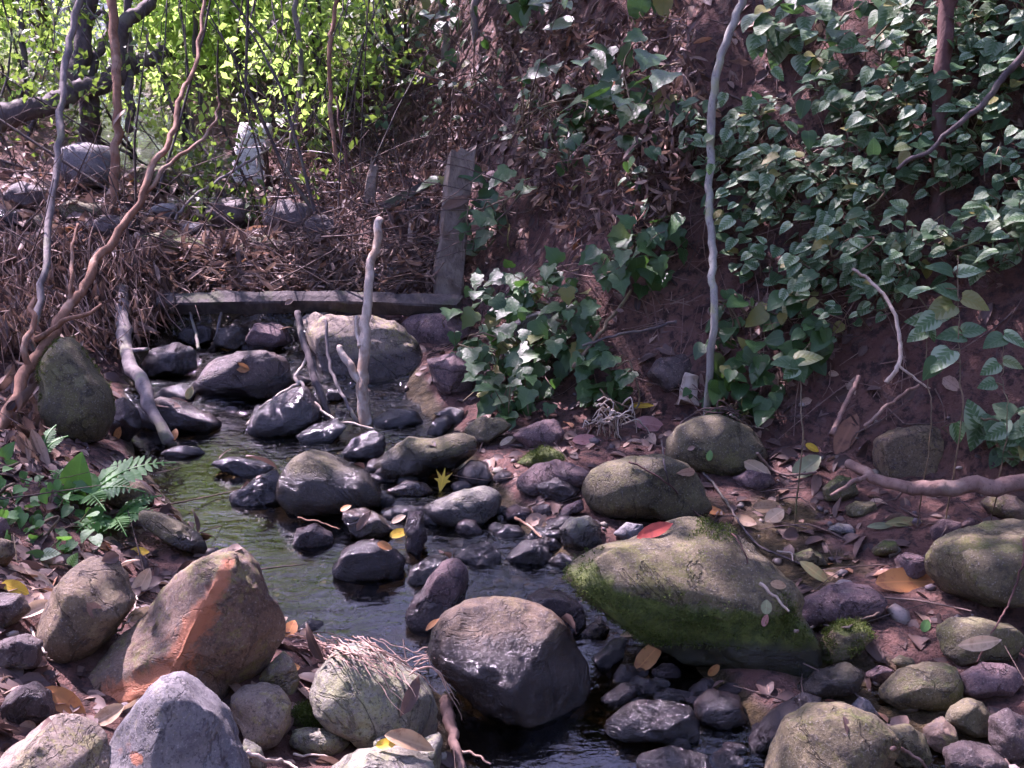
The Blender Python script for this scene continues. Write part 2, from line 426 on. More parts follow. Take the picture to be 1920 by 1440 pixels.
def one_leaf_mat(name, col, spot, rough=.5):
    m = NT(name); lc = m.attr('lc', 'Vector'); ax = m.math('ABSOLUTE', m('SeparateXYZ', {0: lc}).outputs[0])
    v = m('VectorMath', {0: lc, 1: m('CombineXYZ', {0: m.math('MULTIPLY', m('ObjectInfo').outputs['Random'], 50.0)}).outputs[0]}, operation='ADD').outputs[0]
    c = m.mix(m.ramp(m.noise(v, 4, 5, .7), .48, .68), col, spot)
    c = m.mix(m.math('MULTIPLY', m.ramp(ax, .03, 0), .5), c, tuple(min(1, q * 1.5) for q in col))
    p = m('BsdfPrincipled', {'Base Color': c, 'Roughness': rough, 'Specular IOR Level': .4})
    tl = m('BsdfTranslucent', {'Color': c})
    return m.surface(m('MixShader', {0: .25, 1: p.outputs[0], 2: tl.outputs[0]}).outputs[0])
LEAFC = {
 'yellow': one_leaf_mat('leaf_yellow', (.62, .42, .03), (.5, .28, .03)), 'orange': one_leaf_mat('leaf_orange', (.5, .22, .07), (.36, .13, .05)),
 'tan': one_leaf_mat('leaf_tan', (.42, .28, .16), (.25, .14, .08)), 'pale': one_leaf_mat('leaf_pale', (.62, .46, .3), (.45, .3, .18)),
 'pink': one_leaf_mat('leaf_pink', (.42, .2, .17), (.3, .12, .1)), 'red': one_leaf_mat('leaf_red', (.42, .075, .05), (.26, .05, .04)),
 'brown': one_leaf_mat('leaf_brown', (.24, .11, .06), (.13, .06, .04)), 'green': one_leaf_mat('leaf_green', (.09, .22, .06), (.13, .2, .06)),
 'olive': one_leaf_mat('leaf_olive', (.24, .23, .09), (.26, .17, .07)), 'greygreen': one_leaf_mat('leaf_grey_green', (.22, .25, .13), (.2, .17, .1))}

def bark_mat(name, c1, c2, patch, scale=1.0, rough=.8, bump=.6, patch_amt=.4):
    m = NT(name); v = m.coords()
    st = m('Mapping', {'Vector': v, 'Scale': (1, 1, .35)}).outputs[0]
    n1 = m.noise(st, 22 * scale, 6, .65, .5); n2 = m.noise(st, 80 * scale, 5, .7); n3 = m.noise(v, 6 * scale, 4, .6)
    c = m.mix(m.ramp(n1, .35, .65), c1, c2)
    c = m.mix(m.math('MULTIPLY', m.ramp(n3, .62 - .2 * patch_amt, .72 - .2 * patch_amt), .8), c, patch)
    c = m.mix(m.math('MULTIPLY', m.ramp(n2, .45, .3), .5), c, (.02, .016, .014))
    bp = m('Bump', {'Height': m.math('ADD', n1, m.math('MULTIPLY', n2, .5)), 'Strength': bump, 'Distance': .01})
    p = m('BsdfPrincipled', {'Base Color': c, 'Roughness': rough, 'Normal': bp.outputs[0], 'Specular IOR Level': .3})
    return m.surface(p.outputs[0])
M['bark_dark'] = bark_mat('bark_dark', (.05, .04, .04), (.1, .08, .075), (.13, .12, .09))
M['bark_orange'] = bark_mat('bark_orange_brown', (.17, .085, .05), (.27, .14, .085), (.3, .2, .14))
M['bark_grey'] = bark_mat('bark_grey', (.12, .1, .095), (.2, .17, .155), (.2, .2, .13))
M['bark_pale'] = bark_mat('bark_pale_lichen', (.2, .19, .17), (.3, .3, .25), (.26, .28, .14))
M['bark_red'] = bark_mat('bark_red_brown', (.075, .035, .03), (.12, .06, .05), (.1, .07, .06))
M['driftwood'] = bark_mat('driftwood_pale', (.33, .26, .2), (.48, .4, .32), (.22, .14, .09))
M['timber'] = bark_mat('old_timber', (.04, .033, .032), (.085, .07, .062), (.07, .075, .04), patch_amt=.5, bump=1.0)
M['timber_pale'] = bark_mat('old_timber_pale', (.13, .1, .08), (.22, .175, .135), (.12, .08, .055), bump=1.0)
M['root'] = bark_mat('root_brown', (.15, .09, .07), (.22, .14, .11), (.25, .18, .14))
M['rootlet'] = bark_mat('rootlet_pale', (.32, .2, .15), (.45, .31, .24), (.3, .2, .15))
M['stalk'] = bark_mat('vine_stalk', (.1, .08, .05), (.17, .12, .07), (.13, .14, .06))
M['greenstalk'] = bark_mat('green_stalk', (.16, .18, .08), (.25, .24, .12), (.2, .14, .09))
M['wire'] = bark_mat('rusty_wire', (.17, .12, .1), (.3, .25, .22), (.22, .12, .08), rough=.4)
M['twig'] = bark_mat('dead_twig', (.06, .042, .036), (.15, .1, .08), (.045, .032, .03))

# ================================================================== GROUND AND WATER
def axis(lo, hi, c, n, k):
    t = np.linspace(math.asinh((lo - c) / k), math.asinh((hi - c) / k), n)
    return c + k * np.sinh(t)

def build_ground():
    xs = axis(-45, 45, 0, 430, 1.6); ys = axis(-25, 60, 3.2, 460, 1.5)
    X, Y = np.meshgrid(xs, ys); Z = height(X, Y)
    V = np.stack([X, Y, Z], -1).reshape(-1, 3); nx, ny = len(xs), len(ys)
    i = np.arange(nx - 1)[None] + np.arange(ny - 1)[:, None] * nx; i = i.ravel()
    wet = sstep(.05, -.01, V[:, 2] - water_level(V[:, 1]) - .004)
    me = mesh_from('ground', V, np.stack([i, i + 1, i + nx + 1, i + nx], 1), {'wet': wet})
    tag(obj('ground', me, M['soil']), kind='structure')
build_ground()

def build_water():
    ys = np.concatenate([np.arange(.6, 5, .03), np.arange(5, 14, .08)])
    rows = []; nx = 60
    for y in ys:
        a = np.interp(y, XL[:, 0], XL[:, 1]) - .35; b = np.interp(y, XR[:, 0], XR[:, 1]) + .35
        rows.append(np.stack([np.linspace(a, b, nx), np.full(nx, y)], 1))
    G = np.concatenate(rows); q = np.c_[G, np.zeros(len(G))]
    rif = np.clip(sstep(3.75, 3.95, G[:, 1]) + .55 * sstep(-.6, .1, G[:, 0] + (G[:, 1] - 2.8) * .9) , 0, 1)
    z = water_level(G[:, 1]) + .006 * fbm(q * 9, 2, 3) * (.15 + rif) + .035 * fbm(q * 5, 4, 2) * sstep(3.8, 4.1, G[:, 1])
    i = (np.arange(nx - 1)[None] + np.arange(len(ys) - 1)[:, None] * nx).ravel()
    me = mesh_from('water', np.c_[G, z], np.stack([i, i + 1, i + nx + 1, i + nx], 1), {'riffle': rif})
    tag(obj('water', me, M['water']), kind='structure')
build_water()

# ================================================================== BOULDERS AND STONES
_ico = {}
def ico(sub):
    if sub not in _ico:
        bm = bmesh.new(); bmesh.ops.create_icosphere(bm, subdivisions=sub, radius=1)
        bm.verts.ensure_lookup_table()
        _ico[sub] = (np.array([v.co for v in bm.verts]), np.array([[v.index for v in f.verts] for f in bm.faces])); bm.free()
    return _ico[sub]

def star_radius(poly, c, th):
    P = np.asarray(poly, float) - c; P[:, 1] *= -1
    Q = np.roll(P, -1, 0); r = np.zeros(len(th)); D = np.stack([np.cos(th), np.sin(th)], 1)
    for a, b in zip(P, Q):
        e = b - a; den = D[:, 0] * e[1] - D[:, 1] * e[0]
        den = np.where(abs(den) < 1e-9, 1e-9, den)
        t = (a[0] * e[1] - a[1] * e[0]) / den; u = (a[0] * D[:, 1] - a[1] * D[:, 0]) / den
        r = np.where((u >= -1e-6) & (u <= 1 + 1e-6) & (t > 0), np.maximum(r, t), r)
    return r

ROCKS = []
def rock(name, label, poly, mat, thick=.85, depth=None, shift=.35, box=.8, noise=.06, cuts=5, planes=(), wet=.05, moss=0.0, stain=None, sub=None, group=None, seed=None, front_moss=0.0):
    """a stone whose outline towards the bank of the viewer is poly; it has its own distance, thickness, facets and roughness"""
    poly = [(float(a), float(b)) for a, b in poly]; A = np.array(poly)
    x, y = A[:, 0], A[:, 1]; x1, y1 = np.roll(x, -1), np.roll(y, -1); cr = x * y1 - x1 * y; ar = cr.sum() / 2
    c = np.array(((x + x1) @ cr, (y + y1) @ cr)) / (6 * ar)
    seed = int(seed if seed is not None else (c[0] * 7 + c[1] * 13)) % 10007
    rng = np.random.RandomState(seed)
    size = math.sqrt(abs(ar) / math.pi)                     # mean radius in photo pixels
    if depth is None:
        dg, _ = ground_hit(c[0], min(y.max(), 1700) - .04 * (y.max() - y.min()), True)
        depth = dg + shift * thick * size * dg / F
    k = depth / F
    S, T = ico(sub or (5 if size > 95 else 4 if size > 22 else 3)); S = S.copy()
    # uneven facets on the near side and the top
    for i in range(cuts):
        n = rng.normal(size=3); n[2] = abs(n[2]) + .25; n[1] += .2; n /= np.linalg.norm(n); t = rng.uniform(.58, .84)
        ex = S @ n - t; S -= np.outer(np.where(ex > 0, ex * .92, 0), n)
    for n, t in planes:
        n = np.array(n, float); n /= np.linalg.norm(n); ex = S @ n - t; S -= np.outer(np.where(ex > 0, ex * .93, 0), n)
    rho = np.hypot(S[:, 0], S[:, 1]); th = np.arctan2(S[:, 1], S[:, 0])
    grid = np.linspace(-math.pi, math.pi, 241)
    rr = star_radius(poly, c, grid); rr[rr == 0] = size
    ker = np.array((1, 2, 3, 2, 1.)) / 9; rs = np.convolve(np.r_[rr[-6:-1], rr, rr[1:6]], ker, 'same')[5:-5]
    Rth = np.interp(th, grid, rs)
    n0 = ico(sub or (5 if size > 95 else 4 if size > 22 else 3))[0]
    bump = 1 + noise * fbm(n0 * 1.6 + seed * .37, seed, 3) * .9 + (.012 + noise * .4) * fbm(n0 * 5 + seed, seed + 5, 4, .6)
    chip = fbm(n0 * 2.3 + seed * .11, seed + 31, 2); bump -= (.035 + .3 * noise) * sstep(.28, .42, chip) * .8
    pr = np.power(np.clip(rho, 1e-6, None), box) * Rth * k * bump
    cc = np.sign(S[:, 2]) * np.power(abs(S[:, 2]), box) * thick * size * k * bump
    ctr = at(c[0], c[1], depth)
    W = ctr + np.outer(pr * np.cos(th), RIGHT) + np.outer(pr * np.sin(th), UP) - np.outer(cc, FWD)
    base = ctr.copy(); base[2] = W[:, 2].min()
    wet = wet * 1.5 + .025 if wet > -1 else wet
    wl = water_level(W[:, 1]); wv = sstep(wet + .07, wet - .03, W[:, 2] - wl) if wet > -1 else np.zeros(len(W))
    at_ = {'wet': wv, 'moss': moss + front_moss * sstep(.25, -.35, n0[:, 1] - .35 * n0[:, 2] + .25 * n0[:, 0])}
    if stain is not None:
        # distance in the rock's face from a broken seam, seen from the front
        sx = c[0] + pr * np.cos(th) / k; sy = c[1] - pr * np.sin(th) / k; d = np.full(len(W), 1e9)
        for (a, b, wd), (a2, b2, wd2) in zip(stain[:-1], stain[1:]):
            ex, ey = a2 - a, b2 - b; t = np.clip(((sx - a) * ex + (sy - b) * ey) / (ex * ex + ey * ey), 0, 1)
            d = np.minimum(d, np.hypot(sx - a - t * ex, sy - b - t * ey) / (wd + t * (wd2 - wd)))
        at_['stain'] = np.where(S[:, 2] > -.2, np.clip(1.1 - .55 * d, 0, 1), 0)
    me = mesh_from(name, W - base, T, at_)
    o = obj(name, me, M[mat] if isinstance(mat, str) else mat, None, base)
    tag(o, label, 'boulder' if 'boulder' in name else 'stone', group)
    ROCKS.append(o); return o

B, S_ = 'boulder', 'stone'
# ---- left foreground
rock(B, 'large wedge-shaped boulder with a rusty orange stain running along its ridge', [(443,1027),(460,1040),(480,1063),(503,1107),(520,1150),(530,1177),(527,1213),(503,1250),(480,1273),(443,1290),(420,1320),(360,1330),(280,1330),(200,1322),(150,1310),(140,1285),(173,1253),(213,1213),(253,1165),(287,1120),(317,1090),(367,1053),(407,1032)], 'rust', thick=.75, box=.75, noise=.03, cuts=0, wet=-2, planes=[((-.5,.42,.62),.6),((.72,-.18,.55),.56)], sub=6, stain=[(440,1055,12),(427,1095,22),(402,1140,22),(378,1190,30),(342,1232,36),(282,1272,30),(210,1300,22)])
rock(B, 'smooth blue-grey pointed boulder at the bottom edge, with one small orange spot', [(328,1256),(350,1268),(385,1300),(420,1335),(440,1380),(460,1430),(470,1500),(430,1580),(330,1610),(230,1580),(175,1490),(185,1420),(215,1380),(240,1340),(280,1290),(305,1266)], 'slate', thick=.7, box=.8, noise=.025, cuts=0, wet=-2, planes=[((-.6,.35,.7),.74),((.62,.3,.7),.72)], stain=[(283,1394,9),(292,1394,8)])
rock(B, 'rounded grey boulder with pale green lichen in the bottom left corner', [(100,1345),(60,1350),(20,1373),(-20,1420),(-25,1520),(80,1570),(180,1530),(198,1440),(195,1390),(165,1360),(130,1346)], 'grey', noise=.03, wet=-2)
rock(B, 'tan and grey boulder with a pale worn patch left of the rust-stained boulder', [(190,1036),(215,1045),(230,1070),(240,1105),(250,1125),(240,1150),(215,1190),(180,1225),(140,1245),(95,1245),(72,1200),(80,1160),(95,1120),(120,1080),(150,1048)], 'tan', noise=.04, cuts=2, wet=-2, box=.75)
rock(B, 'round pale boulder mottled with yellow-green lichen beside the hanging rootlets', [(650,1208),(690,1213),(740,1240),(785,1272),(815,1310),(827,1345),(822,1390),(790,1422),(740,1418),(680,1395),(625,1365),(590,1330),(575,1295),(585,1262),(620,1225)], 'lichen', noise=.03, cuts=2, wet=-2)
rock(S_, 'greenish stone wedged under the yellow-lichened round boulder', [(700,1380),(780,1395),(826,1375),(838,1400),(830,1450),(790,1480),(720,1470),(690,1420)], 'lichen', wet=.0)
rock(B, 'low mossy boulder at the bottom edge with a curled yellow leaf on it', [(720,1403),(650,1412),(605,1440),(615,1530),(800,1540),(815,1440),(780,1412)], 'lichen', wet=-2, moss=.1)
rock(S_, 'egg-shaped grey stone leaning on the rust-stained boulder from below', [(440,1285),(480,1278),(520,1290),(546,1320),(543,1360),(522,1395),(490,1407),(460,1392),(440,1345),(425,1310)], 'grey', noise=.03, wet=-2)
rock(S_, 'lichen-spotted grey stone tucked behind the egg-shaped grey stone', [(500,1250),(530,1222),(550,1240),(562,1275),(552,1305),(510,1300),(480,1275)], 'grey', wet=-2)
rock(S_, 'small bright mossy stone between the egg-shaped stone and the round lichened boulder', [(550,1330),(575,1318),(605,1335),(608,1362),(575,1374),(546,1357)], 'mossy', wet=-2, moss=.25)
rock(S_, 'flat pale greenish stone below the small bright mossy stone', [(543,1370),(575,1363),(640,1376),(662,1395),(640,1414),(590,1416),(543,1398)], 'lichen', wet=-2, thick=.7)
rock(S_, 'small green stone squeezed against the blue-grey pointed boulder', [(455,1385),(490,1405),(500,1440),(465,1455),(445,1425)], 'lichen', wet=-2, moss=.1)
rock(S_, 'dark shaded stone above the lichened boulder in the bottom left corner', [(5,1297),(60,1280),(90,1298),(102,1345),(40,1360),(-10,1345)], 'dark', wet=-2)
rock(S_, 'stone coloured dark for the shadow at the left edge, upper of two', [(-15,1110),(38,1114),(55,1150),(30,1178),(-15,1182)], 'dark', wet=-2)  # dark shadow put in as a dark stone, here and below
rock(S_, 'stone coloured dark for the shadow at the left edge, lower of two', [(-15,1205),(45,1188),(77,1205),(70,1252),(10,1268),(-20,1262)], 'dark', wet=-2)
rock(S_, 'pale stone cut by the left edge beside the low green plants', [(-5,1010),(20,1014),(26,1040),(10,1062),(-15,1068),(-30,1030)], 'tan', wet=-2)
rock(S_, 'smooth dark purple stone cut by the left edge above the pale one', [(-20,965),(8,972),(17,992),(8,1014),(-20,1020)], 'purple', wet=-2, noise=.02, cuts=0)
rock(S_, 'mossy stone sloping into the pool at its near left shore', [(265,955),(300,962),(340,982),(375,1005),(390,1027),(375,1048),(340,1040),(300,1004),(262,977)], 'olive', wet=.04)
rock(S_, 'smooth pale stone behind the fern at the pool shore', [(175,905),(220,893),(260,903),(289,935),(286,955),(240,956),(198,944)], 'tan', wet=.03, noise=.02)
# ---- middle of the stream
rock(B, 'big rounded brown boulder in midstream with a sunlit upper side', [(900,1127),(940,1122),(980,1126),(1017,1139),(1047,1162),(1073,1190),(1090,1227),(1107,1258),(1109,1282),(1098,1315),(1070,1339),(1040,1350),(1000,1359),(960,1355),(923,1340),(890,1318),(860,1293),(828,1262),(803,1222),(812,1178),(835,1150),(868,1134)], 'brown', thick=.85, box=.85, noise=.03, cuts=2, wet=.09, shift=.25)
rock(S_, 'leaning purple-brown slab behind the big rounded midstream boulder', [(858,1046),(876,1063),(882,1100),(872,1130),(842,1165),(800,1192),(768,1182),(756,1155),(775,1120),(800,1085),(830,1053)], 'purple', wet=.03, cuts=3, box=.7)
rock(S_, 'glistening wet stone left of the leaning purple-brown slab', [(768,1065),(800,1043),(835,1043),(852,1060),(825,1085),(790,1107),(764,1092)], 'wet', cuts=4, noise=.12)
rock(S_, 'dark grey stone peeping out behind the big rounded midstream boulder', [(985,1117),(1020,1104),(1060,1111),(1092,1135),(1103,1167),(1088,1195),(1050,1200),(1000,1165)], 'purple', wet=.05)
rock(S_, 'small angular grey stone right of the big rounded midstream boulder', [(1087,1187),(1125,1158),(1143,1178),(1137,1198),(1100,1208)], 'grey', cuts=5, box=.65, wet=.03)
rock(B, 'huge moss-covered boulder with a sunlit flat top and dripping front', [(1067,1080),(1100,1045),(1140,1022),(1190,1010),(1240,990),(1290,972),(1340,974),(1390,990),(1402,1012),(1440,1040),(1490,1088),(1503,1120),(1490,1140),(1505,1165),(1532,1200),(1533,1242),(1502,1285),(1450,1297),(1400,1277),(1340,1250),(1280,1240),(1220,1203),(1150,1155),(1090,1118)], 'mossy', thick=.7, box=.75, noise=.04, cuts=0, planes=[((.05,.7,.7),.42),((-.1,-.35,.93),.5)], wet=.035, shift=.4, moss=-.3, front_moss=.9)
rock(B, 'large olive boulder with a pale streak, upstream of the huge mossy one', [(1130,870),(1180,855),(1240,850),(1290,868),(1320,910),(1332,950),(1302,990),(1250,992),(1190,990),(1140,974),(1100,947),(1092,910),(1105,885)], 'olive', thick=.8, noise=.03, cuts=2, wet=.02)
rock(B, 'grey-green rounded boulder half buried in litter behind the large olive one', [(1248,830),(1270,798),(1310,779),(1350,777),(1400,799),(1442,830),(1462,862),(1420,892),(1350,897),(1290,880),(1250,865)], 'olive', thick=.8, noise=.03, cuts=2, wet=-2)
rock(S_, 'reddish purple flat stone touching the huge mossy boulder on the gravel bar', [(1478,1162),(1500,1130),(1550,1105),(1600,1091),(1640,1099),(1667,1125),(1642,1152),(1590,1172),(1530,1182),(1488,1178)], 'purple', thick=.7, wet=-2, box=.7)
rock(S_, 'mossy oblong stone right below the reddish purple flat stone', [(1533,1217),(1558,1180),(1600,1158),(1632,1158),(1637,1190),(1602,1222),(1570,1250),(1538,1250)], 'mossy', wet=-2)
rock(B, 'big olive boulder cut by the right edge of the gravel bar', [(1738,1050),(1760,1020),(1810,990),(1870,972),(1930,966),(2010,1000),(2020,1120),(1930,1160),(1880,1170),(1810,1147),(1760,1134),(1736,1090)], 'mossy', thick=.8, noise=.03, wet=-2, moss=-.15)
rock(S_, 'broad grey-brown stone with a pale slender leaf on it', [(1757,1180),(1790,1156),(1840,1159),(1900,1173),(1917,1195),(1908,1232),(1860,1255),(1800,1250),(1768,1222)], 'olive', wet=-2)
rock(S_, 'plump yellow-green cobble in the middle of the right cobble heap', [(1648,1297),(1690,1258),(1740,1244),(1790,1247),(1803,1275),(1803,1302),(1787,1337),(1740,1344),(1690,1330),(1653,1313)], 'mossy', wet=-2, moss=-.1, noise=.03)
rock(S_, 'dark oval cobble between the huge mossy boulder and the plump yellow-green cobble', [(1487,1297),(1530,1259),(1590,1242),(1622,1260),(1613,1292),(1560,1315),(1498,1316)], 'olive', wet=.03)
rock(B, 'large olive cobble at the bottom edge of the gravel bar', [(1453,1410),(1478,1355),(1530,1325),(1590,1321),(1640,1343),(1677,1370),(1673,1400),(1655,1460),(1625,1560),(1450,1560),(1435,1460)], 'mossy', wet=.0, moss=-.15, noise=.03)
rock(S_, 'long dark stone leaning behind the large olive cobble at the bottom edge', [(1405,1385),(1448,1335),(1510,1301),(1548,1310),(1524,1334),(1474,1376),(1442,1417),(1405,1418)], 'dark', wet=.04)
rock(S_, 'dark brown cobble near the right edge above the rounded black one', [(1798,1267),(1850,1244),(1900,1249),(1918,1275),(1893,1303),(1840,1315),(1802,1298)], 'purple', wet=-2)
rock(S_, 'little whitish quartz stone behind the large olive cobble at the bottom edge', [(1593,1327),(1615,1307),(1640,1320),(1652,1342),(1625,1353),(1598,1348)], 'slate', wet=-2)
rock(S_, 'green-grey cobble touching the large bottom-edge cobble on its right', [(1662,1368),(1705,1359),(1737,1380),(1757,1422),(1722,1448),(1688,1438),(1662,1402)], 'olive', wet=-2)
rock(S_, 'mottled olive cobble below the plump yellow-green cobble', [(1782,1330),(1820,1309),(1852,1320),(1868,1345),(1852,1380),(1800,1382),(1776,1357)], 'olive', wet=-2)
rock(S_, 'small cobble with a reddish top in the bottom right cobble heap', [(1732,1368),(1770,1344),(1802,1365),(1793,1403),(1760,1414),(1735,1393)], 'rust', wet=-2)
rock(S_, 'rounded black cobble at the right edge in the bottom corner', [(1858,1345),(1895,1329),(1930,1350),(1935,1415),(1880,1426),(1857,1392)], 'dark', wet=-2)
rock(S_, 'dark cobble cut by the bottom edge in the right corner', [(1770,1410),(1810,1390),(1870,1402),(1890,1440),(1860,1480),(1780,1480)], 'dark', wet=-2)
rock(S_, 'small purple-grey cobble left of the plump yellow-green cobble', [(1622,1265),(1650,1248),(1678,1256),(1672,1276),(1640,1284)], 'purple', wet=-2)
rock(S_, 'small green-grey cobble above the plump yellow-green cobble', [(1672,1240),(1690,1228),(1715,1236),(1720,1252),(1690,1258)], 'olive', wet=-2)
rock(S_, 'grey crumbly stone behind the big orange fallen leaf', [(1678,1050),(1700,1034),(1732,1044),(1738,1072),(1710,1090),(1682,1078)], 'purple', wet=-2)
rock(S_, 'small mossy stone half sunk in soil left of the grey crumbly stone', [(1487,1040),(1520,1028),(1548,1040),(1552,1058),(1520,1064),(1490,1056)], 'mossy', wet=-2)
rock(S_, 'small mossy stone with a pale tip, upslope of the grey crumbly stone', [(1635,1030),(1660,1012),(1685,1014),(1690,1032),(1660,1042),(1638,1042)], 'mossy', wet=-2)
rock(S_, 'dark mossy stone under the thick brown root', [(1543,917),(1575,889),(1605,899),(1612,925),(1580,940),(1547,938)], 'mossy', wet=-2)
rock(S_, 'blue-grey stone in the dark soil beside the two pale fallen leaves', [(1548,992),(1572,980),(1600,984),(1604,1000),(1570,1006)], 'slate', wet=-2)
rock(S_, 'olive stone in the dark soil above the blue-grey stone', [(1585,950),(1610,938),(1640,942),(1650,962),(1620,972),(1590,968)], 'olive', wet=-2)
rock(B, 'weathered tan boulder set into the foot of the bare soil bank', [(1640,870),(1643,822),(1690,800),(1740,794),(1782,815),(1793,850),(1772,885),(1720,902),(1658,902)], 'tan', wet=-2, cuts=4)
rock(S_, 'red-brown stone at the right edge under the thick brown root', [(1840,945),(1865,925),(1905,930),(1935,950),(1930,978),(1870,978)], 'rust', wet=-2)
rock(S_, 'purple stone leaning behind the big olive boulder at the right edge', [(1745,990),(1770,972),(1800,980),(1800,1000),(1765,1015),(1745,1012)], 'purple', wet=-2)
rock(S_, 'small brown pebble on top of the soil behind the big right-edge boulder', [(1800,985),(1818,970),(1840,978),(1835,995),(1812,1000)], 'purple', wet=-2)
rock(S_, 'grey stone among twigs right of the grey-green half-buried boulder', [(1375,895),(1405,880),(1445,890),(1458,908),(1420,922),(1382,918)], 'purple', wet=-2)
# ---- wet stones of the lower riffle
rock(S_, 'broad wet black stone in the lower riffle near the bottom edge', [(1143,1350),(1180,1319),(1240,1316),(1300,1330),(1333,1366),(1323,1400),(1250,1408),(1170,1392),(1142,1373)], 'wet', wet=.2, cuts=4, noise=.08)
rock(S_, 'narrow wet stone right of the big midstream boulder, upper one', [(1108,1237),(1150,1198),(1178,1198),(1168,1242),(1130,1264)], 'wet', cuts=5, noise=.1)
rock(S_, 'blocky wet stone under the orange curled leaf', [(1140,1272),(1165,1246),(1195,1250),(1200,1278),(1172,1296),(1145,1292)], 'wet', cuts=5, noise=.1)
rock(S_, 'sloping wet grey stone between the midstream boulder and the broad wet black stone', [(1122,1312),(1170,1280),(1198,1285),(1184,1322),(1140,1334)], 'dark', wet=.06, cuts=4)
rock(S_, 'angular wet stone beside the dripping front of the huge mossy boulder', [(1298,1322),(1340,1289),(1392,1310),(1403,1352),(1350,1374),(1308,1353)], 'dark', wet=.08, cuts=5, box=.7)
rock(S_, 'wet stone under the shallow flow at the bottom edge', [(1195,1422),(1260,1402),(1332,1416),(1345,1465),(1195,1475)], 'wet', wet=.2, noise=.1)
rock(S_, 'flat wet stone in the current below the huge mossy boulder', [(1205,1305),(1250,1290),(1300,1298),(1310,1315),(1250,1322),(1210,1320)], 'wet', wet=.2, noise=.1, thick=.6)
rock(S_, 'pale wet pebble in the current under the small orange leaf', [(1280,1310),(1300,1285),(1325,1270),(1345,1280),(1335,1305),(1300,1320)], 'dark', wet=.05, noise=.1)
# ---- stones round the pool outlet
rock(B, 'domed olive boulder at the pool edge with a dark wet foot', [(523,897),(548,857),(577,842),(607,838),(640,848),(670,866),(693,890),(714,917),(722,942),(690,964),(640,970),(590,975),(545,970),(521,937)], 'olive', noise=.03, cuts=2, wet=.06)
rock(S_, 'grey stone with a tiny orange leaf, in front of the domed olive boulder', [(642,957),(680,950),(715,968),(737,996),(717,1016),(670,1020),(643,1004)], 'grey', wet=.03)
rock(S_, 'dark stone in the pool in front of the domed olive boulder', [(546,1027),(558,990),(590,981),(622,1000),(628,1022),(590,1036)], 'purple', wet=.05, cuts=4)
rock(S_, 'wet square stone with bluish glints standing in the pool outlet', [(627,1062),(645,1030),(680,1012),(713,1013),(742,1032),(759,1053),(759,1087),(713,1098),(663,1095),(627,1084)], 'dark', wet=.075, box=.7, noise=.07)
rock(S_, 'upright rough stone with a yellow leaf beside it, left of the pale sunlit stone', [(763,958),(795,957),(800,1010),(787,1050),(763,1034),(757,990)], 'purple', wet=.04, noise=.09)
rock(S_, 'pale yellow-green sunlit stone with the bright yellow leaf behind it', [(788,950),(830,931),(873,916),(907,911),(935,919),(944,937),(932,962),(907,987),(873,995),(840,991),(805,980)], 'lichen', noise=.03, cuts=2, wet=.02, moss=.1)
rock(S_, 'flat wet gleaming stone left of the pale yellow-green sunlit stone', [(712,967),(740,947),(790,949),(803,966),(760,984),(722,981)], 'wet', cuts=3, thick=.6)
rock(S_, 'long flat-topped grey stone behind the bright yellow leaf', [(700,872),(747,830),(767,820),(813,823),(857,812),(889,816),(900,843),(860,877),(780,898),(712,912)], 'olive', cuts=3, box=.7, wet=.04, moss=-.3)
rock(S_, 'dark rounded stone at the right end of the long flat-topped stone', [(855,887),(880,862),(905,863),(923,890),(918,918),(880,925),(858,909)], 'dark', wet=.04)
rock(S_, 'black glistening stone left of the long flat-topped stone', [(637,850),(667,819),(697,805),(719,819),(723,845),(712,867),(673,869),(648,860)], 'wet', cuts=4, noise=.09, box=.7)
rock(S_, 'black wedge-shaped stone at the head of the pool', [(463,802),(480,770),(530,735),(570,723),(602,765),(603,793),(560,820),(500,826),(468,818)], 'wet', cuts=3, box=.65, noise=.05)
rock(S_, 'low black slab with a bright wet edge beside the black wedge-shaped stone', [(553,817),(590,795),(630,783),(653,800),(622,834),(568,838)], 'wet', cuts=3, thick=.6)
rock(S_, 'low dark wet stone lying in the shady part of the pool', [(391,869),(430,854),(480,862),(518,875),(497,899),(430,898)], 'wet', thick=.6)
rock(S_, 'wet stone with a rough bluish gleam left of the domed olive boulder', [(433,927),(470,899),(515,878),(533,905),(528,948),(470,956),(433,949)], 'wet', cuts=4, noise=.12)
rock(S_, 'small moss-topped stone at the edge of the litter, upstream of the purple-brown stones', [(960,873),(985,850),(1015,837),(1047,845),(1063,862),(1030,876),(985,880)], 'mossy', moss=.35, wet=-2)
rock(S_, 'broad purple-brown stone between the pool outlet and the large olive boulder', [(968,897),(1000,870),(1050,861),(1087,875),(1113,890),(1093,912),(1040,924),(990,930),(970,918)], 'purple', wet=.02, box=.7)
rock(S_, 'dark stone in front of the broad purple-brown stone', [(1002,912),(1040,894),(1077,899),(1093,922),(1062,945),(1018,940)], 'dark', wet=.05)
rock(S_, 'round speckled green stone at the foot of the large olive boulder', [(1047,992),(1070,969),(1105,968),(1133,985),(1128,1018),(1090,1035),(1053,1025)], 'lichen', wet=.035)
rock(S_, 'flat grey stone between the large olive boulder and the red fallen leaf', [(1147,1002),(1175,979),(1205,984),(1213,1005),(1180,1019)], 'slate', wet=-2)
rock(S_, 'arched wet black stone in the middle of the riffle', [(848,1047),(880,1021),(920,1018),(940,1040),(936,1066),(895,1070)], 'wet', noise=.06)
rock(S_, 'rough wet stone with frothy glints right of the arched wet stone', [(942,1047),(980,1014),(1015,1008),(1038,1030),(1022,1064),(963,1067)], 'wet', cuts=5, noise=.12)
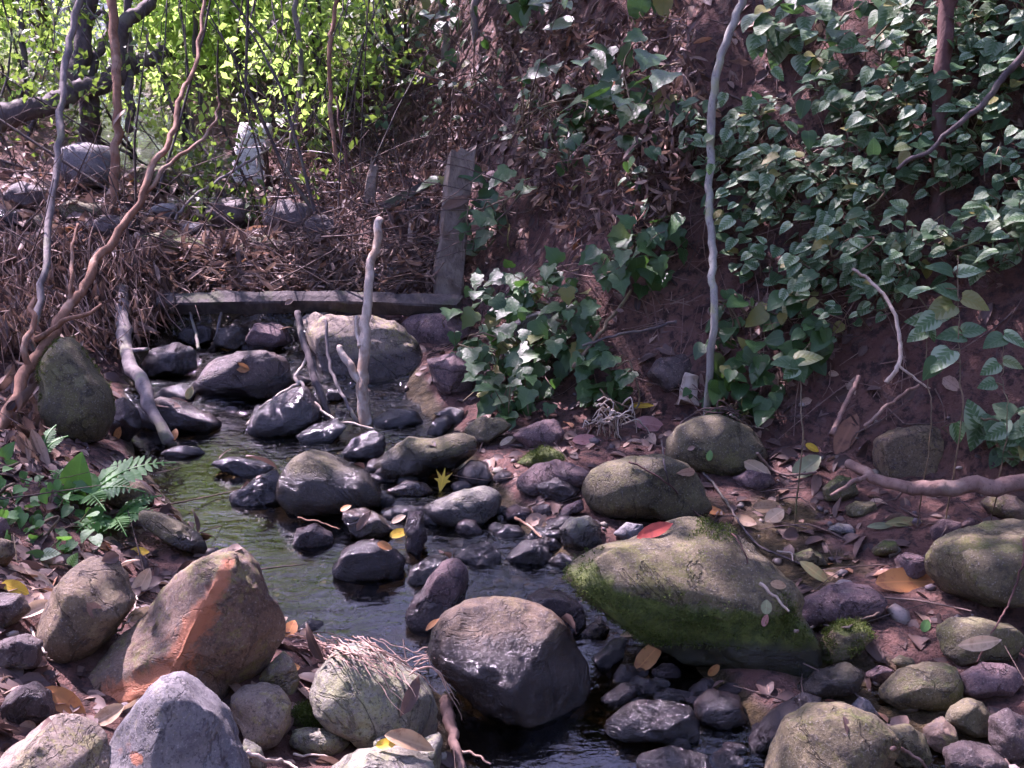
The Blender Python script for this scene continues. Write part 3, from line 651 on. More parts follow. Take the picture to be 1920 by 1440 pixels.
rock(S_, 'small gleaming wet stone touching the tip of the huge mossy boulder', [(1027,1052),(1050,1036),(1087,1047),(1083,1071),(1043,1076)], 'wet', cuts=4)
rock(S_, 'small wet stone lying left of the speckled green round stone', [(928,1000),(950,982),(975,985),(985,1003),(960,1016),(935,1014)], 'wet', cuts=4)
rock(S_, 'small wet stone touching the speckled green round stone', [(985,1008),(1005,985),(1035,990),(1042,1010),(1015,1022),(990,1020)], 'wet', cuts=4)
rock(S_, 'purple wet stone beside the pale sunlit stone, towards the large olive boulder', [(940,960),(965,945),(995,955),(1000,975),(970,985),(945,978)], 'purple', wet=.06)
rock(S_, 'tilted pink-brown stone leaning on the large olive boulder', [(1040,968),(1060,948),(1092,935),(1098,955),(1070,972),(1050,978)], 'purple', wet=.02)
rock(S_, 'small pinkish stone right of the dark rounded stone', [(922,893),(940,878),(962,886),(966,902),(945,910),(926,906)], 'purple', wet=.02)
rock(S_, 'grey-brown stone behind the long flat-topped stone', [(868,802),(900,781),(945,784),(962,800),(942,822),(915,840),(878,830)], 'olive', wet=.02, moss=-.2)
rock(S_, 'purple-grey stone at the edge of the ivy, beside the grey-brown one', [(958,817),(1000,790),(1040,784),(1058,810),(1042,840),(990,842)], 'purple', wet=-2)
rock(S_, 'flat dark wet stone under the pale forked stake', [(690,790),(730,765),(780,770),(800,795),(760,808),(700,808)], 'wet', thick=.6)
rock(S_, 'small pointed wet stone right of the pale forked stake', [(795,815),(815,785),(838,778),(850,800),(830,822)], 'wet', cuts=4)
rock(S_, 'small dark wet stone below the ivy edge', [(810,775),(840,760),(870,770),(872,795),(840,800)], 'wet')
rock(S_, 'purple stone in the water behind the yellow star leaf', [(722,920),(760,900),(800,905),(815,925),(780,940),(735,940)], 'rust', wet=.1, thick=.6)
rock(S_, 'small submerged stone near the shore of the rust-stained boulder', [(555,1178),(580,1160),(605,1165),(610,1185),(580,1195)], 'wet')
# ---- cascade below the beam
rock(B, 'dark boulder with a sunlit rim below the left half of the beam', [(355,729),(383,693),(410,670),(450,658),(500,655),(529,666),(542,690),(548,722),(522,748),(433,756),(381,747)], 'dark', noise=.04, cuts=3, wet=.02)
rock(S_, 'brown stone behind the dark sunlit-rimmed boulder', [(458,637),(480,607),(510,600),(537,614),(548,642),(510,660),(468,660)], 'purple', wet=.0, depth=4.75)
rock(B, 'big pale boulder under the beam behind the forked stake', [(548,642),(560,609),(620,592),(700,590),(745,607),(782,648),(803,690),(809,745),(760,768),(650,762),(568,735),(546,692)], 'grey', noise=.04, cuts=2, wet=.03, depth=4.6, thick=.5)
rock(B, 'dark purple boulder under the right end of the beam', [(748,602),(780,588),(850,586),(887,608),(899,652),(850,686),(800,668),(768,642)], 'purple', wet=-2, depth=4.75)
rock(S_, 'dark violet stone between the pale boulder under the beam and the ivy', [(797,673),(850,662),(894,690),(884,734),(840,750),(803,724)], 'purple', wet=.0)
rock(B, 'tall moss-tinged dark boulder at the left end of the pool', [(75,690),(95,655),(125,628),(145,643),(168,680),(197,720),(208,750),(208,792),(189,828),(130,838),(92,805),(78,750)], 'olive', noise=.03, cuts=2, wet=.05)
rock(S_, 'long grey stone across the head of the pool beside the tall dark boulder', [(248,772),(300,746),(350,753),(395,776),(418,796),(387,816),(333,820),(288,804),(252,794)], 'dark', wet=.03)
rock(S_, 'black stone in the gap between the tall dark boulder and the long grey stone', [(200,760),(235,743),(257,765),(263,803),(240,830),(205,830)], 'dark', wet=.05)
rock(S_, 'grey stone in flood debris behind the beam', [(688,522),(730,494),(780,488),(797,515),(772,540),(700,550)], 'slate', wet=-2, depth=5.1)
rock(S_, 'pale sunlit stone behind the beam, left of the stake', [(600,540),(615,515),(645,510),(668,528),(662,556),(612,558)], 'slate', wet=-2, depth=5.15)
rock(B, 'grey boulder behind the ivy, below the end of the post', [(950,612),(1000,583),(1060,566),(1085,590),(1045,622),(980,634)], 'slate', wet=-2)
rock(S_, 'dark stone on the shaded litter slope above the half-buried boulder', [(1212,702),(1235,671),(1280,663),(1313,685),(1303,720),(1250,736)], 'dark', wet=-2)
rock(B, 'round dark boulder with a bright sunlit top among the left tree stems', [(105,300),(120,280),(160,268),(205,275),(222,300),(222,335),(200,352),(150,355),(112,335)], 'slate', wet=-2, noise=.02, cuts=0, shift=.1)
rock(B, 'long moss-streaked boulder above the debris mound on the left', [(240,452),(270,432),(330,430),(380,455),(410,490),(360,500),(280,485)], 'mossy', wet=-2)
rock(S_, 'white sunlit stone upstream between the mound and the wires', [(338,432),(350,417),(372,414),(384,424),(370,440),(348,445)], 'slate', wet=-2)

# ---- the many small wet stones of the riffle, too alike to tell apart
def riffle_stones():
    rng = np.random.RandomState(77); spots = []
    poly = [(700, 790), (880, 900), (1100, 960), (1060, 1090), (880, 1020), (800, 1010), (700, 930), (660, 880)]; poly2 = [(1110, 1190), (1200, 1210), (1340, 1270), (1460, 1310), (1430, 1430), (1330, 1440), (1150, 1330)]; poly3 = [(380, 660), (560, 640), (700, 760), (640, 800), (430, 770)]
    for pl, n, s0, where in ((poly, 26, 17, 'in the riffle around the pale sunlit stone'), (poly2, 20, 19, 'in the lower riffle under the huge mossy boulder'), (poly3, 12, 14, 'in the cascade below the beam')):
        A = np.array(pl); k = 0
        while k < n:
            x, y = rng.uniform(A[:, 0].min(), A[:, 0].max()), rng.uniform(A[:, 1].min(), A[:, 1].max())
            if not in_poly(x, y, pl): continue
            k += 1; s = s0 * rng.uniform(.6, 1.5); th = np.sort(rng.uniform(0, 2 * math.pi, 9)); th = th * .3 + np.arange(9) * 2 * math.pi / 9 * .7
            kind = rng.choice(['wet', 'wet', 'dark', 'purple']); look = {'wet': 'small black glistening', 'dark': 'small dull dark grey', 'purple': 'small purple-brown'}[kind]
            rock('stone', look + ' stone ' + where, [(x + s * 1.25 * math.cos(t) * rng.uniform(.8, 1.1), y + s * .8 * math.sin(t) * rng.uniform(.8, 1.1)) for t in th], kind, wet=.05, noise=.1, cuts=4, box=.75, group=look + ' stones ' + where, sub=3)
riffle_stones()

# ---- boulders of the dark stream bed above the beam
for lab, cx, cy_, w, h, mt, d in [
    ('dark boulder in the upstream bed under the low limb', 60, 372, 60, 34, 'dark', 7.2), ('grey stone with a sunlit top below the round dark boulder', 150, 395, 46, 22, 'olive', 6.9),
    ('dark stone in the upstream bed left of the moss-streaked boulder', 215, 425, 40, 24, 'dark', 6.5), ('pale sunlit stone at the far end of the upstream bed', 305, 395, 34, 18, 'slate', 7.0),
    ('dark angular boulder in the upstream bed below the white standing slab', 430, 400, 52, 34, 'dark', 6.6), ('grey boulder in the gap under the wires', 545, 410, 56, 36, 'dark', 6.2),
    ('wet gleaming stone at the left edge of the upstream bed', 12, 408, 34, 18, 'wet', 6.8), ('small sunlit stone in the upstream bed near the left edge', 75, 418, 28, 14, 'olive', 6.6),
    ('rounded dark stone under the wires beside the long thin reddish stem', 610, 430, 40, 30, 'dark', 5.9), ('small white sunlit stone above the debris mound', 412, 470, 24, 14, 'slate', 5.9),
    ('dark mossy boulder right of the round dark boulder among the stems', 290, 335, 50, 30, 'mossy', 7.8)]:
    rr = np.random.RandomState(int(cx)); rock(B if w > 44 else S_, lab, [(cx + w * math.cos(t) * rr.uniform(.85, 1.1), cy_ + h * math.sin(t) * rr.uniform(.85, 1.1)) for t in np.arange(12) * math.pi / 6], mt, wet=-2 if mt != 'wet' else .3, cuts=5, noise=.08)


EXTRA = [('grey-brown stone lying in the leaf drift behind the left part of the beam', [(395,535),(410,505),(450,495),(485,508),(490,538),(440,548)], 'brown', None),
    ('dark stone in the leaf drift behind the middle of the beam', [(510,535),(525,512),(560,508),(582,525),(575,548),(530,550)], 'dark', None),
    ('mossy dark stone at the top of the leaf drift below the wires', [(440,470),(465,445),(510,440),(540,458),(530,482),(470,488)], 'olive', None),
    ('dark boulder crowding the channel under the left end of the beam', [(262,690),(285,655),(330,640),(362,655),(366,690),(335,712),(285,715)], 'dark', None),
    ('black wet stone between the leaning branch and the sunlit-rimmed boulder', [(290,745),(310,722),(345,718),(368,735),(360,758),(320,765)], 'wet', None),
    ('grey-brown boulder standing in shadow under the middle of the beam', [(400,650),(412,615),(440,600),(468,608),(470,640),(440,662)], 'brown', None),
    ('dark stone in the shadow right of the hanging stick', [(330,640),(345,612),(380,602),(402,618),(398,640),(360,652)], 'dark', None),
    ('pale grey boulder wedged under the beam left of the forked stake', [(545,640),(552,600),(590,585),(640,588),(650,620),(620,650),(570,655)], 'grey', 4.75),
    ('black stone in the head of the pool below the leaning branch', [(300,850),(330,835),(372,838),(390,852),(360,866),(315,866)], 'wet', None)]
for lab, pl, mt, d in EXTRA:
    rock(B if 'boulder' in lab else S_, lab, pl, mt, wet=-2 if 'leaf drift' in lab else .04, depth=d, noise=.08)

# ---- moss cushions with some thickness on the greenest stones
def add_moss(o, n, thr, seed, size=.0048):
    me = o.data; rng = np.random.RandomState(seed); k = len(me.vertices)
    co = np.zeros(k * 3); me.vertices.foreach_get('co', co); co = co.reshape(-1, 3); no = np.zeros(k * 3); me.vertices.foreach_get('normal', no); no = no.reshape(-1, 3)
    mo = np.zeros(k); me.attributes['moss'].data.foreach_get('value', mo)
    we = np.zeros(k); me.attributes['wet'].data.foreach_get('value', we)
    sc = .45 * no[:, 2] + .55 * fbm(co * 7 + seed, seed, 4, .6) + mo + .2
    i = np.where((sc > thr) & (we < .7) & ((no @ -FWD > -.2)))[0]
    if not len(i): return
    j = rng.choice(i, n); sp = np.median(np.linalg.norm(np.diff(co[:200], axis=0), axis=1)) * .4
    pos = co[j] + rng.normal(size=(n, 3)) * .005; pos -= no[j] * .002
    Y = no[j] + rng.normal(size=(n, 3)) * .55; N = rng.normal(size=(n, 3)); t = np.array([(-.28, 0, 0), (.28, 0, 0), (.1, .8, .1), (-.1, 1.0, -.1)])
    me2 = scatter('moss', t, np.array([(0, 1, 2), (0, 2, 3)]), pos, rot_mats(Y, N), size * rng.uniform(.5, 1.3, n), rng.uniform(0, 1, n))
    obj('moss', me2, M['mosstuft'], o)['kind'] = 'stuff'
M['mosstuft'] = leaf_mat('moss_tufts', (.025, .045, .008), (.085, .12, .022), (.2, .3, .04), .7, .15, None, .2)
for key, n, thr in (('huge moss-covered boulder', 15000, .56), ('mossy oblong stone', 4000, .3), ('small moss-topped stone', 2500, .45), ('small bright mossy stone', 2500, .35), ('tall moss-tinged', 3000, .45)):
    for o in ROCKS:
        if o['label'].startswith(key): add_moss(o, n, thr, len(key)); break

# ================================================================== WHAT LIES ON WHAT: rays against the built ground and stones
bpy.context.view_layer.update()
DG = bpy.context.evaluated_depsgraph_get()
def hit(px, py):
    v = FWD + (px - 960) / F * RIGHT - (py - 720) / F * UP
    ok, p, n, _, ob, _ = SC.ray_cast(DG, Vector(CAM), Vector(v).normalized())
    if not ok: return ground_hit(px, py)[1], np.array((0, 0, 1.0)), None
    n = np.array(n)
    if n @ v > 0: n = -n
    return np.array(p), n, ob
def drop(x, y, top=2.6):
    ok, p, n, _, ob, _ = SC.ray_cast(DG, Vector((x, y, top)), Vector((0, 0, -1)))
    return (np.array(p), np.array(n), ob) if ok else (np.array((x, y, 0.0)), np.array((0, 0, 1.0)), None)


# ================================================================== TIMBERS, STAKES, WIRES
def plank(name, label, cat, mat, a, b, wide, thick, face, seed=1, taper=1.0, ragged=0.0, nseg=14):
    """a weathered board from a to b; face is the direction its broad side looks to"""
    a = np.asarray(a, float); b = np.asarray(b, float); ax = b - a; L = np.linalg.norm(ax); ax /= L
    u = np.cross(ax, face); u /= np.linalg.norm(u); w = np.cross(u, ax)
    prof = [(-.5, -.36), (-.5, .36), (-.44, .5), (0, .52), (.44, .5), (.5, .36), (.5, -.36), (.44, -.5), (0, -.52), (-.44, -.5)]
    k = len(prof); V = []
    for i in range(nseg + 1):
        t = i / nseg; s = 1 + (taper - 1) * t
        for j, (p, q) in enumerate(prof):
            e = np.array([[i * .45 + seed, j * 1.3, seed * .7]])
            n = 1 + .17 * fbm(e, seed, 3)[0]; end = 0
            if i in (0, nseg) and ragged: end = ragged * fbm(np.array([[j * 2.1, seed * 3.3, i]]), seed + 2, 2)[0]
            V.append(a + ax * (L * t + end) + u * (p * wide * s * n) + w * (q * thick * n) + w * .012 * math.sin(t * 5 + seed))
    Fc = [(i * k + j, i * k + (j + 1) % k, (i + 1) * k + (j + 1) % k, (i + 1) * k + j) for i in range(nseg) for j in range(k)]
    Fc += [tuple(range(k))[::-1], tuple(nseg * k + j for j in range(k))]
    mb = MB(); mb.add(V, Fc); o = mb.build(name, M[mat], None, a, smooth=False)
    return tag(o, label, cat)

def pxw(w, d): return w * d / F
TOCAM = -FWD
plank('fence_post', 'upright weathered plank post leaning at the end of the beam', 'post', 'timber_pale', at(834, 600, 4.95), at(866, 285, 5.05), pxw(56, 4.95), .08, TOCAM + np.array((.25, 0, 0)), 3, .85, .05)
plank('timber_beam', 'long dark old beam lying across the stream', 'beam', 'timber', at(300, 566, 4.85), at(862, 572, 4.75), .07, .075, np.array((0, -.5, .86)), 5, 1.0, .02, 30)
plank('broken_rail', 'short mossy broken rail slanting left of the plank post', 'rail', 'timber', at(705, 402, 5.3), at(800, 345, 5.5), .05, .05, TOCAM, 7, .9, .04)
plank('broken_rail', 'shorter grey rail just under the mossy broken rail', 'rail', 'timber', at(728, 415, 5.25), at(805, 378, 5.4), .035, .04, TOCAM, 8, .9, .03)
plank('rotten_stump', 'splintered yellowish stump left of the broken rails', 'stump', 'timber_pale', at(690, 400, 5.6), at(702, 312, 5.6), .07, .06, TOCAM, 11, .6, .06)
plank('bark_piece', 'curved pinkish strip of bark standing by the broken rails', 'bark', 'driftwood', at(768, 462, 5.2), at(772, 405, 5.25), .028, .015, TOCAM, 12, .6, .03)

def stem(name, label, cat, mat, branches, sides=8, wob=.02, seed=1, group=None, foot=True):
    """one plant stem: branches are ([(px, py, d) ...], width at the start, width at the end) in photo pixels"""
    mb = MB(); first = None
    for bi, (pts, w0, w1) in enumerate(branches):
        P = [at(*p) for p in pts]; d0, d1 = pts[0][2], pts[-1][2]
        if bi == 0:
            first = P[0].copy()
            if foot:
                g = P[0].copy(); g[2] = height(np.array([g[0]]), np.array([g[1]]))[0] - .06
                if g[2] < P[0][2] - .02: P = [g] + P; first = g
        r = np.linspace(pxw(w0, d0) / 2, pxw(w1, d1) / 2, len(P))
        mb.tube(P, r, sides if bi == 0 else max(5, sides - 2), wob, seed + bi * 7, max(10, 6 * len(P)))
    o = mb.build(name, M[mat], None, first)
    return tag(o, label, cat, group)

stem('forked_stake', 'pale debarked forked stake standing in front of the beam', 'stake', 'driftwood', [([(687, 785, 4.1), (682, 720, 4.12), (684, 640, 4.15), (690, 560, 4.2), (697, 490, 4.25), (715, 410, 4.3)], 26, 15), ([(684, 720, 4.12), (660, 690, 4.12), (640, 645, 4.15)], 17, 11), ([(676, 650, 4.14), (668, 610, 4.18), (665, 592, 4.2)], 9, 6)], 10, .012, 3)
stem('dark_stake', 'dark leaning stake with a pale worn foot left of the forked stake', 'stake', 'bark_dark', [([(612, 770, 4.1), (590, 710, 4.12), (572, 650, 4.2), (556, 588, 4.3)], 15, 12)], 8, .008, 5)
stem('thin_stake', 'thin grey stake between the dark leaning one and the forked one', 'stake', 'bark_grey', [([(668, 790, 4.1), (640, 740, 4.12), (620, 690, 4.18), (610, 600, 4.25)], 8, 6)], 6, .008, 6)
stem('hanging_stick', 'thin straight stick hanging under the left part of the beam', 'stick', 'bark_grey', [([(405, 638, 4.8), (412, 600, 4.82), (415, 575, 4.85)], 8, 5)], 6, .004, 8, foot=False)
stem('hanging_stick', 'crooked thin stick below the left end of the beam', 'stick', 'bark_grey', [([(372, 655, 4.7), (365, 615, 4.8), (352, 575, 4.85)], 7, 4)], 6, .004, 9, foot=False)
stem('leaning_branch', 'thick dark branch leaning from the debris down onto the long grey stone', 'branch', 'bark_grey', [([(305, 810, 3.9), (270, 735, 4.1), (243, 665, 4.4), (228, 590, 4.7), (232, 540, 4.9)], 20, 30), ([(243, 665, 4.4), (262, 650, 4.4), (275, 655, 4.35)], 14, 6)], 9, .02, 12)
stem('driftwood_twig', 'curving forked twig draped over the black wedge-shaped stone', 'twig', 'driftwood', [([(465, 795, 4.05), (510, 750, 4.12), (545, 725, 4.12), (560, 718, 4.1)], 4, 8), ([(558, 718, 4.1), (558, 695, 4.15), (580, 665, 4.2)], 8, 5), ([(560, 718, 4.1), (590, 755, 4.05), (625, 785, 4.0), (700, 803, 3.95)], 7, 4)], 6, .01, 14, foot=False)

for i, (lab, pts) in enumerate([
    ('topmost thin wire strand crossing the brush above the beam', [(330, 286, 6.2), (480, 276, 6.0), (640, 290, 5.8)]),
    ('second thin wire strand from the top in the brush', [(340, 330, 6.0), (500, 331, 5.9), (650, 345, 5.7)]),
    ('third thin wire strand from the top in the brush', [(360, 372, 5.9), (520, 370, 5.8), (650, 356, 5.6)]),
    ('fourth thin wire strand from the top in the brush', [(350, 388, 5.8), (520, 386, 5.7), (690, 392, 5.5)]),
    ('lowest thin wire strand just above the debris dam', [(360, 448, 5.6), (520, 440, 5.5), (690, 437, 5.4)])]):
    mb = MB(); P = [at(*p) for p in pts]; mb.tube(P, .0035, 5, .006, i + 3, 24)
    tag(mb.build('fence_wire', M['wire'], None, P[0]), lab, 'wire', 'old fence wires in the brush')

# ================================================================== TREES, SAPLINGS AND STEMS IN VIEW
LEAF_V = np.array([(0, 0, 0), (-.3, .42, .07), (0, .45, 0), (.3, .42, .07), (0, 1, -.05)]); LEAF_F = np.array([(0, 2, 1), (0, 3, 2), (1, 2, 4), (2, 3, 4)])

def sun_gaps(spots):  # sun lines kept clear of crown leaves so light patches fall there
    r = []
    for px, py, rad in spots:
        r.append((hit(px, py)[0], rad))
    return r
_gr = np.random.RandomState(5)
GAPS = sun_gaps([(_gr.uniform(430, 1080), _gr.uniform(640, 1080), _gr.uniform(.06, .11)) for _ in range(36)] + [(_gr.uniform(350, 1350), _gr.uniform(600, 1430), _gr.uniform(.05, .1)) for _ in range(20)] + [(_gr.uniform(-50, 640), _gr.uniform(250, 560), _gr.uniform(.05, .12)) for _ in range(18)] + [
    (745, 1235, .17), (250, 1150, .15), (1040, 1190, .1), (1250, 1030, .13), (1190, 880, .11), (870, 945, .15), (190, 1370, .18), (330, 1320, .15),
    (410, 690, .2), (640, 660, .26), (700, 500, .18), (560, 500, .16), (480, 830, .16), (650, 830, .14), (390, 1100, .12), (90, 1130, .2), (640, 1270, .17), (790, 1060, .11), (1000, 1040, .13),
    (200, 520, .25), (80, 650, .2), (1430, 965, .08), (560, 960, .1), (420, 960, .12), (900, 400, .14), (500, 1200, .15), (730, 1010, .1), (1700, 1090, .06), (850, 330, .12), (1760, 250, .08), (1900, 330, .12), (470, 290, .5), (160, 290, .35)])
GAPS += [(at(474, 300, ground_hit(475, 352)[0]), .45), (at(160, 285, ground_hit(160, 352)[0]), .35)]

def crown(name, parent, clumps, mat, size, seed, n_per, gaps=True, droop=.3, origin=None):
    """leafy crown: clumps are (centre, radius); each clump is a loose, uneven cloud of leaves"""
    rng = np.random.RandomState(seed); pos = []
    for c, r in clumps:
        n = int(n_per * r ** 2); v = rng.normal(size=(n, 3)); v /= np.linalg.norm(v, axis=1)[:, None]
        rad = r * rng.uniform(.25, 1.0, n) ** .55
        q = np.asarray(c) + v * rad[:, None] * np.array((1, 1, .75))
        keep = fbm(q * (1.9 / max(r, .6)) + seed, seed, 3) > -.18
        pos.append(q[keep])
    pos = np.concatenate(pos)
    if gaps:
        rag = 1 + .35 * fbm(pos * 3, 77, 2)
        ok = np.ones(len(pos), bool)
        for g, r in (GAPS if gaps is True else gaps):
            w = pos - g; t = w @ SUN_DIR; ok &= (w * w).sum(1) - t * t > (r * rag) ** 2
        pos = pos[ok]
    n = len(pos); Y = rng.normal(size=(n, 3)); Y[:, 2] -= droop; N = rng.normal(size=(n, 3)) * .7; N[:, 2] += .9
    Mx = rot_mats(Y, N); sc = size * rng.uniform(.6, 1.25, n)
    o0 = np.zeros(3) if origin is None else np.asarray(origin)
    return obj(name, scatter(name, LEAF_V, LEAF_F, pos - o0, Mx, sc, rng.uniform(0, 1, n)), M[mat], parent)

def tree(name, label, mat, branches, clumps, leaf, size, n_per, seed, sides=9, wob=.03, gaps=True, cat='tree', group=None, limbs=True):
    """trunk branches in photo pixels and depth; clumps in metres; limbs lead from the trunk's top to every clump"""
    P0 = at(*branches[0][0][0]); g = P0.copy(); g[2] = height(np.array([g[0]]), np.array([g[1]]))[0] - .1
    root = empty(name, g, label, cat, group); mb = MB()
    top = None
    for bi, (pts, w0, w1) in enumerate(branches):
        P = [at(*p) for p in pts]
        if bi == 0: P = [g] + P if g[2] < P[0][2] - .05 else P
        r = np.linspace(pxw(w0, pts[0][2]) / 2, pxw(w1, pts[-1][2]) / 2, len(P))
        mb.tube(P, r, sides if bi == 0 else max(6, sides - 2), wob, seed + 5 * bi, max(12, 6 * len(P)))
        if bi == 0: top = (P[-1], r[-1])
    rng = np.random.RandomState(seed + 99)
    if limbs:
        for c, r in clumps:
            c = np.asarray(c, float); mid = (top[0] + c) / 2 + rng.normal(size=3) * .12 + np.array((0, 0, .15))
            mb.tube([top[0] - (0, 0, .05), mid, c], [top[1] * .7, top[1] * .45, .006], 6, .04, seed + int(c[0] * 31) % 50, 14)
            for _ in range(5):
                e = c + rng.normal(size=3) * r * .55; mb.tube([c, (c + e) / 2 + rng.normal(size=3) * .05, e], [.008, .006, .003], 4, .02, seed, 6)
    tr = mb.build('trunk', M[mat], root, g)
    crown('crown', root, clumps, leaf, size, seed, n_per, gaps, origin=g)
    return root

# the big dark tree on the left: a low limb, twisting trunk and several stems, its crown hanging over the stream
rs = np.random.RandomState(4)
def cl(box, n, r0, r1, seed):
    q = np.random.RandomState(seed); (x0, x1), (y0, y1), (z0, z1) = box
    return [((q.uniform(x0, x1), q.uniform(y0, y1), q.uniform(z0, z1)), q.uniform(r0, r1)) for _ in range(n)]
tree('creekside_tree', 'dark twisting multi-stemmed tree with a thick low limb, upper left', 'bark_dark',
     [([(150, 400, 7.0), (155, 330, 7.0), (168, 250, 6.9), (172, 205, 6.8), (145, 140, 6.8), (150, 60, 6.8), (168, -30, 6.8), (175, -180, 6.9)], 40, 30),
      ([(-60, 245, 6.3), (0, 225, 6.4), (90, 195, 6.5), (160, 165, 6.7), (225, 140, 6.9), (300, 90, 7.2)], 52, 30),
      ([(172, 160, 6.85), (190, 100, 6.9), (203, 40, 7.0), (212, -60, 7.1)], 18, 12),
      ([(225, 150, 6.8), (232, 60, 6.8), (262, 25, 6.9), (285, -20, 7.0), (300, -90, 7.1)], 30, 20),
      ([(240, 250, 6.8), (246, 150, 6.8), (240, 60, 6.9), (246, -40, 7.0)], 15, 13),
      ([(170, 35, 6.8), (195, 15, 6.7), (205, 60, 6.7)], 9, 6)],
     cl(((-5.6, -2.2), (4.8, 8.0), (3.9, 6.0)), 15, .7, 1.15, 21), 'canopy', .10, 800, 31)
tree('streamside_tree', 'slender grey-brown tree stems at the top behind the plank post', 'bark_grey',
     [([(905, 150, 6.6), (896, 90, 6.6), (888, 20, 6.6), (884, -80, 6.6)], 17, 14), ([(838, 130, 7.0), (834, 60, 7.0), (828, -20, 7.0), (826, -90, 7.0)], 15, 12)],
     cl(((-2.4, .6), (5.6, 9.5), (3.6, 5.8)), 14, .7, 1.1, 22) + cl(((-2.2, -.1), (4.2, 6.0), (3.9, 5.2)), 7, .6, .9, 23), 'canopy', .10, 840, 33)  # the nearer clumps are added to keep sun off the lower right
BT = ground_hit(1772, 235)[0] - .14
tree('bank_tree', 'straight reddish brown trunk in the green leaves at the top right', 'bark_red',
     [([(1772, 260, BT), (1776, 160, BT), (1780, 60, BT), (1783, -60, BT), (1780, -200, BT)], 32, 28)],
     cl(((-.6, 4.4), (3.2, 7.4), (3.6, 5.8)), 13, .7, 1.1, 24), 'canopy', .10, 720, 35)
def clear(pts, gap=.22): return [(x, y, min(ground_hit(x, y)[0] - gap, ground_hit(*pts[0])[0] - .05)) for x, y in pts]
tree('pale_sapling', 'slim pale sapling curving up the middle of the leafy bank', 'bark_pale',
     [(clear([(1337, 600), (1335, 500), (1331, 400), (1331, 300), (1336, 200), (1350, 110), (1378, 40), (1402, -30), (1440, -120)]), 14, 17)],
     cl(((.0, 2.4), (2.2, 4.6), (3.6, 5.0)), 6, .6, .9, 26), 'canopy', .09, 480, 37, sides=10, wob=.008)
tree('leaning_tree', 'orange-brown forked trunk leaning in from the left edge', 'bark_orange',
     [([(-40, 870, 3.4), (5, 790, 3.5), (50, 700, 3.6), (75, 655, 3.65), (112, 605, 3.75), (150, 545, 3.85), (190, 480, 3.95), (235, 415, 4.05), (270, 355, 4.1), (300, 290, 4.2), (325, 235, 4.3), (345, 170, 4.4), (372, 90, 4.6), (385, -60, 4.8)], 28, 6),
      ([(60, 690, 3.62), (48, 660, 3.6), (60, 600, 3.65), (64, 560, 3.7)], 14, 9),
      ([(65, 640, 3.65), (120, 605, 3.68), (165, 590, 3.72), (185, 572, 3.75)], 12, 5),
      ([(128, 580, 3.8), (135, 530, 3.85), (138, 480, 3.9), (142, 420, 4.0)], 9, 5),
      ([(262, 370, 4.1), (330, 300, 4.2), (395, 240, 4.4), (410, 180, 4.5)], 9, 4)],
     cl(((-3.6, -1.4), (3.6, 6.0), (3.4, 4.8)), 7, .55, .85, 28), 'canopy', .09, 520, 39, sides=10, wob=.014)

for i, (lab, mat, br) in enumerate([
    ('thin grey stem rising from the debris mound, leftmost of the full-height stems', 'bark_grey', [([(66, 640, 4.3), (85, 500, 4.5), (103, 330, 4.8), (112, 200, 5.0), (125, 110, 5.1), (155, -20, 5.2)], 14, 13)]),
    ('straight pale brown stem in front of the dark twisting tree', 'bark_orange', [([(212, 400, 5.6), (218, 300, 5.6), (222, 220, 5.6), (214, 100, 5.7), (206, -30, 5.8)], 16, 17)]),
    ('thin dark stem crossing the sunlit leaves left of the dark twisting tree', 'bark_dark', [([(58, 250, 7.5), (52, 180, 7.5), (42, 80, 7.5), (34, -30, 7.5)], 10, 11)]),
    ('thin dark stem in the sunlit leaves right of the dark twisting tree', 'bark_dark', [([(382, 250, 7.8), (375, 170, 7.8), (367, 100, 7.8), (363, -20, 7.8)], 9, 10)]),
    ('slender grey stem between the sunlit leaves and the shaded bank', 'bark_grey', [([(540, 300, 6.4), (556, 220, 6.4), (564, 120, 6.4), (553, 20, 6.4), (548, -60, 6.4)], 11, 11)]),
    ('long thin reddish stem reaching down to the splintered stump', 'bark_orange', [([(652, 400, 5.7), (636, 320, 5.7), (620, 200, 5.7), (616, 110, 5.7), (628, 30, 5.8), (632, -40, 5.8)], 8, 8)]),
    ('thin reddish stem next to the long one above the splintered stump', 'bark_red', [([(668, 400, 5.75), (655, 330, 5.75), (640, 260, 5.75), (630, 180, 5.8)], 7, 4)]),
    ('thin dark stem under the low limb at the left edge', 'bark_dark', [([(20, 420, 7.2), (35, 350, 7.2), (52, 270, 7.2), (64, 220, 7.2)], 14, 9)]),
    ('bowed dark twig crossing behind the white standing slab', 'bark_dark', [([(470, 420, 6.0), (430, 330, 6.0), (340, 230, 6.1), (270, 60, 6.3)], 6, 5)]),
    ('twig crossing in front of the white standing slab', 'bark_grey', [([(330, 400, 5.6), (420, 330, 5.7), (500, 280, 5.8), (560, 230, 5.9)], 6, 4)])]):
    stem('bare_stem', lab, 'stem', mat, br, 7, .015, 41 + i)
stem('fallen_branch', 'long dead branch slanting down through the leaves at the right edge', 'branch', 'bark_dark', [([(x, y, ground_hit(x, y)[0] - .3) for x, y in ((1965, 20), (1920, 95), (1880, 150), (1825, 212), (1760, 265), (1685, 316))], 16, 8)], 8, .01, 55, foot=False)
stem('thick_root', 'thick brown root lying across the foot of the bare bank', 'root', 'root', [([(1590, 868, 3.2), (1625, 885, 3.12), (1670, 908, 3.06), (1730, 918, 3.03), (1800, 912, 3.02), (1880, 910, 3.0), (1990, 905, 3.0)], 18, 36), ([(1640, 895, 3.1), (1600, 900, 3.1), (1560, 925, 3.06)], 12, 5)], 10, .012, 57, foot=False)
